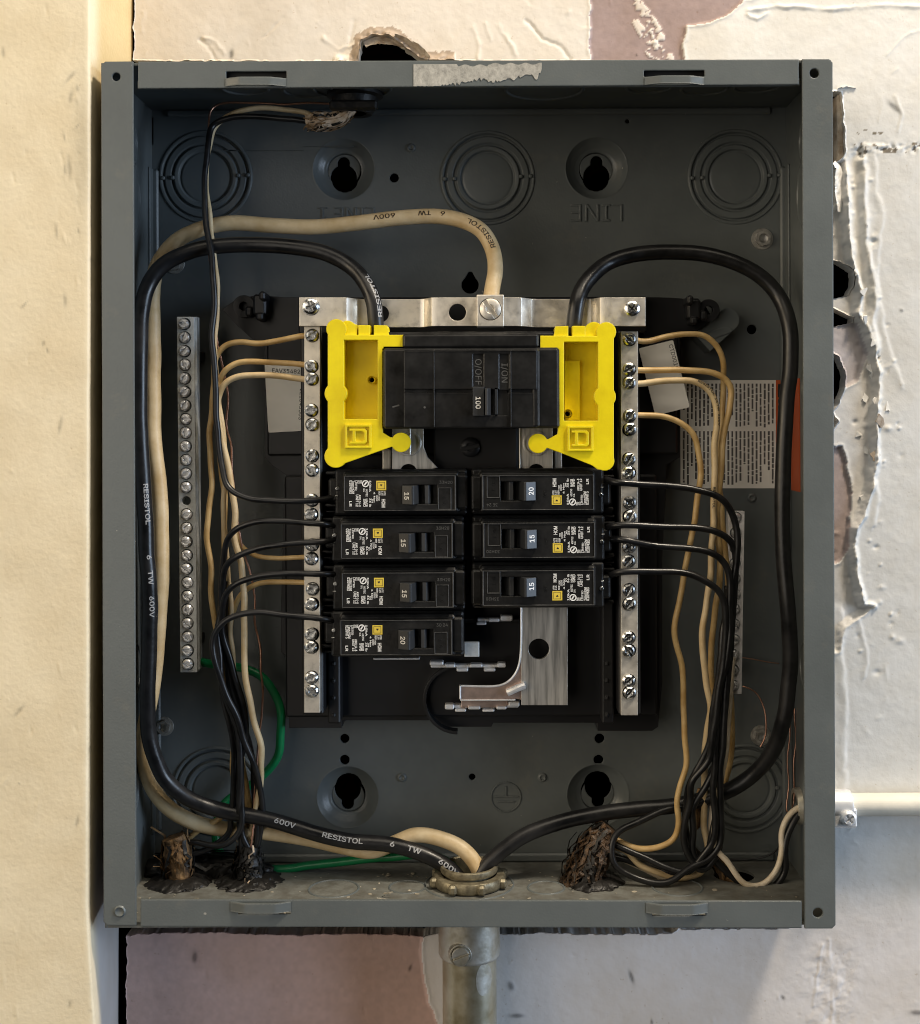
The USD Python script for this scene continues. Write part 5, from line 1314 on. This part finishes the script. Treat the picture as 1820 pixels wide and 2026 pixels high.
# ================================================================== CABLE SHEATHS
def sheath(name, label, axis_pts, radii, material, seed, frays=10, fray_mat=None, rag=0.35):
    """torn cable jacket: a ragged tube with loose strips"""
    rg = np.random.default_rng(seed)
    P = wpath(axis_pts, 0.0008)
    t = np.linspace(0, 1, len(P))
    r = np.interp(t, np.linspace(0, 1, len(radii)), radii) * K(axis_pts[0][2])
    m = sweep(P, r, 26)
    v = np.array(m.vertices)
    nz = meshkit.fbm(v / 0.0030 + seed, 4, seed) - 0.5
    n_ = np.repeat(P, 26, 0); n_ = np.vstack([n_, P[0], P[-1]])
    d = v - n_; ln = np.linalg.norm(d, axis=1, keepdims=True); d = d / np.maximum(ln, 1e-9)
    v = v + d * (nz * rag * 2 * ln[:, 0])[:, None]
    t_ = thing(name, label, 'cable sheath', P[0])
    obj('jacket', tm(v, m.faces), material, t_, smooth=40)
    T_all = np.gradient(P, axis=0); T_all /= np.linalg.norm(T_all, axis=1, keepdims=True)
    L_ = np.linalg.norm(P[-1] - P[0])

    def fibre(flare):
        a = rg.uniform(0, 6.28); t0 = rg.uniform(0.0, 0.75); t1 = min(t0 + rg.uniform(0.25, 0.6), 1.25 if flare else 1.0)
        w_ = rg.uniform(0.0006, 0.0022) * (0.6 if flare else 1); da = rg.uniform(-0.45, 0.45)
        out = rg.uniform(1.0, 1.25); q = []
        for s_ in np.linspace(0, 1, 7):
            tt = t0 + (t1 - t0) * s_
            kk = int(np.clip(tt, 0, 1) * (len(P) - 1))
            T_ = T_all[kk]
            n1 = np.cross(T_, [0.1, 1, 0.05]); n1 /= np.linalg.norm(n1); n2 = np.cross(T_, n1)
            aa = a + da * s_ + rg.normal(0, 0.12)
            dr = math.cos(aa) * n1 + math.sin(aa) * n2
            tn = -math.sin(aa) * n1 + math.cos(aa) * n2
            c_ = P[kk] + T_ * max(tt - 1, 0) * L_ + dr * r[kk] * (out + rg.normal(0, 0.07) + (0.9 * s_ ** 3 * rg.uniform(0.2, 1.0) if flare else 0.0))
            q += [c_ - tn * w_ / 2, c_ + tn * w_ / 2 + dr * w_ * 0.3]
        q = np.array(q); N = len(q); f = []
        for i_ in range(6):
            f += [[2 * i_, 2 * i_ + 1, 2 * i_ + 2], [2 * i_ + 1, 2 * i_ + 3, 2 * i_ + 2]]
        f = np.array(f)
        return tm(np.vstack([q, q + [0, 0.0003, 0]]), np.vstack([f, f[:, ::-1] + N]))
    obj('torn_fibre', [fibre(False) for _ in range(frays * 5)], material, t_, smooth=40, kind='stuff')
    obj('torn_fibre', [fibre(False) for _ in range(frays * 2)], 'sheath_tar', t_, smooth=40, kind='stuff')
    obj('frayed_strip', [fibre(True) for _ in range(frays)], fray_mat or material, t_, smooth=40, kind='stuff')
    return t_


sheath('cable_sheath', 'torn brown paper cable sheath in the lower left corner', [(345, 1800, 0.062), (350, 1740), (352, 1700), (348, 1668), (344, 1655, 0.062)], [22, 24, 25, 27, 22], 'sheath_paper', 3, 9, 'sheath_paper', 0.22)
sheath('cable_sheath', 'frayed tarry black cable sheath left of the bottom nut', [(492, 1800, 0.062), (490, 1745), (490, 1715), (492, 1690), (494, 1672, 0.062)], [26, 32, 27, 24, 18], 'sheath_tar', 4, 12, 'sheath_cream', 0.35)
sheath('cable_sheath', 'lumpy burnt brown cable sheath leaning right of the bottom nut', [(1146, 1800, 0.060), (1150, 1752), (1158, 1720), (1172, 1685), (1190, 1655), (1206, 1636, 0.060)], [38, 38, 34, 32, 27, 17], 'burnt_tar', 6, 16, 'sheath_tar', 0.6)
sheath('cable_sheath', 'torn cream cable sheath hanging from the top opening', [(706, 192, 0.052), (698, 214), (680, 230), (655, 240), (628, 241), (606, 244, 0.052)], [3, 8, 12, 13, 16, 12], 'sheath_cream', 7, 14, 'sheath_paper', 0.5)
sheath('cable_sheath', 'small brown sheath stub in the lower right corner beside the dipping wires', [(1452, 1790, 0.068), (1440, 1740), (1424, 1712), (1412, 1696, 0.066)], [14, 15, 14, 9], 'sheath_paper', 9, 4, None, 0.3)
sheath('cable_sheath', 'dark reddish sheath strip hanging behind the lower right loops', [(1384, 1560, 0.072), (1382, 1590), (1380, 1615), (1378, 1640, 0.072)], [4, 9, 10, 4], 'sheath_paper', 12, 2, None, 0.2)
sheath('clamp_and_shade_mass', 'added low dark mass standing in for shade behind the two lower left cables', [(292, 1720, 0.074), (340, 1722), (420, 1718), (500, 1722), (540, 1728, 0.074)], [20, 34, 30, 30, 14], 'sheath_tar', 15, 5, None, 0.3)  # added tar mass; its black gives the deep shade behind these cables
# black rubber grommet in the top opening
t_ = thing('clamp_and_shade_mass', 'black rubber cable clamp in the roof of the box', 'cable clamp', (W(700, 190, 0.05)[0], 0.05, zt - 0.01))
cx_ = W(700, 190, 0.05)[0]
obj('collar', lathe([(0.006, -0.011), (0.009, -0.0115), (0.0115, -0.008), (0.0125, -0.003), (0.015, -0.002), (0.015, 0.0)], (cx_, 0.056, zt - TH), 36, 'z'), 'sheath_tar', t_)
obj('clamp_bar', [hullbox(np.array([cx_ - 0.012, 0.040, zt - 0.014]), np.array([cx_ + 0.013, 0.045, zt - 0.009]), 0.001)], 'sheath_tar', t_)
# rough rims round the floor openings
for i, (x, d, r, lb_) in enumerate(((open_[0] + ('tarry black collar at the foot of the brown paper sheath',)), (open_[1] + ('tarry black collar at the foot of the frayed black sheath',)), (open_[3] + ('tarry black collar at the foot of the burnt sheath',)))):
    m = lathe([(r * 0.5, 0.0035), (r * 0.8, 0.0030), (r * 1.02, 0.0014), (r * 1.12, 0.0005), (r * 1.16, -0.0001)], (x, d, FZ), 60, 'z')
    m = m.subdivide()
    v = np.array(m.vertices); dv = v - [x, d, FZ]
    nz = meshkit.fbm(v / 0.003 + i * 5, 3, i) - 0.5
    v = v + dv * (nz * 0.4)[:, None]
    v[:, 2] = np.maximum(v[:, 2], FZ + 0.0001)
    obj('cable_collar', tm(v, m.faces), 'sheath_tar', label=lb_, category='cable collar', smooth=40)

# ================================================================== CONDUITS
px_, pd_, _r = open_[2]
cn = thing('conduit', 'steel conduit rising to the middle of the box bottom', 'conduit', (px_, pd_, zb - 0.09))
obj('pipe', lathe([(0.0130, 0.0), (0.01445, 0.0), (0.01445, -0.16), (0.0130, -0.16)], (px_, pd_, zb - 0.002), 64, 'z'), 'conduit_steel', cn, smooth=50)
obj('connector', lathe([(0.0144, -0.0362), (0.0158, -0.0360), (0.0165, -0.0345), (0.0165, -0.0015), (0.0185, -0.001), (0.0185, -0.0001)], (px_, pd_, zb), 64, 'z'), 'cast_zinc', cn, smooth=40)
c = np.array([W(911, 1868, 0.0395)[0], pd_ - 0.0150, zb - 0.0300])
mm = manifold3d.Manifold.cylinder(0.0042, 0.0046, 0.0046, 28) - manifold3d.Manifold.cube([0.012, 0.0013, 0.003], True).rotate([0, 0, 20]).translate([0, 0, 0.0042])
o = mm.rotate([90, 0, 0]).to_mesh(); v = np.array(o.vert_properties[:, :3])
obj('set_screw', tm(v + c + [0, 0.0010, 0], o.tri_verts), 'cast_zinc', cn, smooth=30)
obj('screw_well', lathe([(0.0046, 0.0015), (0.0050, -0.0016), (0.0058, -0.0016), (0.0066, 0.0016)], c, 28), 'cast_zinc', cn, smooth=30)
a_ = np.linspace(0, 2 * np.pi, 32, endpoint=False)
el = Polygon([(px_ + 0.0078 + 0.0042 * math.cos(t), zb - 0.0445 + 0.0085 * math.sin(t)) for t in a_])
v, f = trimesh.creation.triangulate_polygon(el.buffer(0), engine='earcut')
em = tm(np.c_[v, np.zeros(len(v))], f).subdivide_to_size(0.0015)
v = np.array(em.vertices); dx_ = v[:, 0] - px_
v = np.stack([v[:, 0], pd_ - np.sqrt(0.01456 ** 2 - dx_ ** 2), v[:, 1]], 1)
obj('bare_patch', tm(v, em.faces), 'cast_zinc', cn, smooth=True, label='bare scraped oval')
# locknut and bushing on the floor of the box
ln_ = thing('lock_nut', 'brassy lock nut and bushing round the thick wires in the box floor', 'lock nut', (px_, pd_, FZ))
obj('bushing', lathe([(0.0132, -0.004), (0.0132, 0.0100), (0.0140, 0.0108), (0.0152, 0.0104), (0.0155, 0.0085), (0.0150, 0.0072)], (px_, pd_, FZ), 64, 'z'), 'brass_nut', ln_, smooth=40)
nut = [lathe([(0.0150, 0.0062), (0.0188, 0.0060), (0.0196, 0.0046), (0.0196, 0.0020), (0.0185, 0.0004), (0.0150, 0.0002)], (px_, pd_, FZ), 64, 'z')]
obj('nut', nut, 'brass_nut', ln_, smooth=40)
for k in range(8):
    a = k * math.pi / 4 + 0.35
    q = np.array([px_ + 0.0197 * math.cos(a), pd_ + 0.0197 * math.sin(a), FZ + 0.0033])
    obj('nut_lug', hullbox(q - [0.0022, 0.0022, 0.0026], q + [0.0022, 0.0022, 0.0026], 0.0012), 'brass_nut', ln_)
# side conduit: half buried, painted over
sd = 0.066
yc = W(1655, 1594, sd)
sc2 = thing('conduit', 'thin cream painted conduit leaving the box to the right', 'conduit', (xr, sd, yc[2]))
m = lathe([(0.0058, 0.026), (0.0062, 0.026), (0.0062, 0.14), (0.0058, 0.14)], (xr - 0.002, sd, yc[2] + 0.0005), 40, 'x')
m = m.subdivide().subdivide()
v = np.array(m.vertices); nz = meshkit.fbm(v / 0.012, 3, 4) - 0.5
v[:, 2] += nz * 0.0009; v[:, 1] -= np.abs(nz) * 0.0006
obj('pipe', tm(v, m.faces), 'cream_paint', sc2, smooth=50)
fil = ribbon([(1660, 1614), (1720, 1614), (1780, 1616), (1900, 1616)], [14, 16, 14, 16], WD - 0.006, -0.006, 31)
obj('paint_fillet', fil, 'white_plaster', sc2, smooth=60)
obj('connector', [lathe([(0.0060, 0.0265), (0.0082, 0.0262), (0.0086, 0.0245), (0.0086, 0.0010), (0.0100, 0.0005), (0.0100, 0.0)], (xr - 0.0005, sd, yc[2] + 0.0002), 40, 'x')], 'bright_steel', sc2, smooth=40)
q = W(1676, 1619, sd - 0.008)
obj('clamp_ear', hullbox(q + [-0.0072, 0.0, -0.0052], q + [0.0055, 0.010, 0.005], 0.0008), 'bright_steel', sc2)
obj('clamp_screw', screw(1678, 1618, sd - 0.009, 15, 0.0018, 0.6, True), 'bright_steel', sc2)
# grey plastic bushing where that conduit enters the box
cb = np.array([xr - TH, sd, yc[2]])
bq = lathe([(0.0070, -0.003), (0.0095, -0.003), (0.0100, 0.0)], cb, 32, 'x')
obj('conduit_bushing', bq, 'cast_zinc', label='small metal bushing where the dipping wires leave through the right inside wall', category='bushing', smooth=40)

# ================================================================== SWEEPINGS ON THE FLOOR
deb = []
for _ in range(190):
    x = rng.uniform(xl + 0.004, xr - 0.004); d = rng.uniform(0.004, 0.075)
    if math.hypot(x - px_, d - pd_) < 0.021 or any(math.hypot(x - a_, d - b_) < r_ for a_, b_, r_ in open_):
        continue
    s_ = 0.00028 + 0.0007 * rng.random() ** 3
    b_ = trimesh.creation.icosphere(1, s_)
    v = np.array(b_.vertices) * [rng.uniform(0.7, 2.2), rng.uniform(0.7, 1.8), rng.uniform(0.25, 0.7)]
    a_ = rng.uniform(0, 3.1); v = v @ np.array([[math.cos(a_), -math.sin(a_), 0], [math.sin(a_), math.cos(a_), 0], [0, 0, 1]])
    v += np.array([rng.uniform(-.2, .2) * s_ for _ in range(3)])
    deb.append(tm(v + [x, d, FZ + s_ * 0.2], b_.faces))
for _ in range(12):
    x = rng.uniform(xl + 0.01, xr - 0.01); d = rng.uniform(0.006, 0.05); s_ = rng.uniform(0.002, 0.004)
    if math.hypot(x - px_, d - pd_) < 0.024:
        continue
    a_ = rng.uniform(0, 6.28)
    P = np.array([[x + s_ * math.cos(a_ + t) * (1 + 0.2 * t), d + s_ * math.sin(a_ + t), FZ + 0.0006 + 0.0006 * t] for t in np.linspace(0, rng.uniform(1.2, 4.0), 14)])
    deb.append(sweep(P, rng.uniform(0.0002, 0.0004), 5))
obj('debris', deb, 'debris_chip', label='plaster crumbs and metal shavings scattered on the box floor', category='debris', kind='stuff', smooth=30)
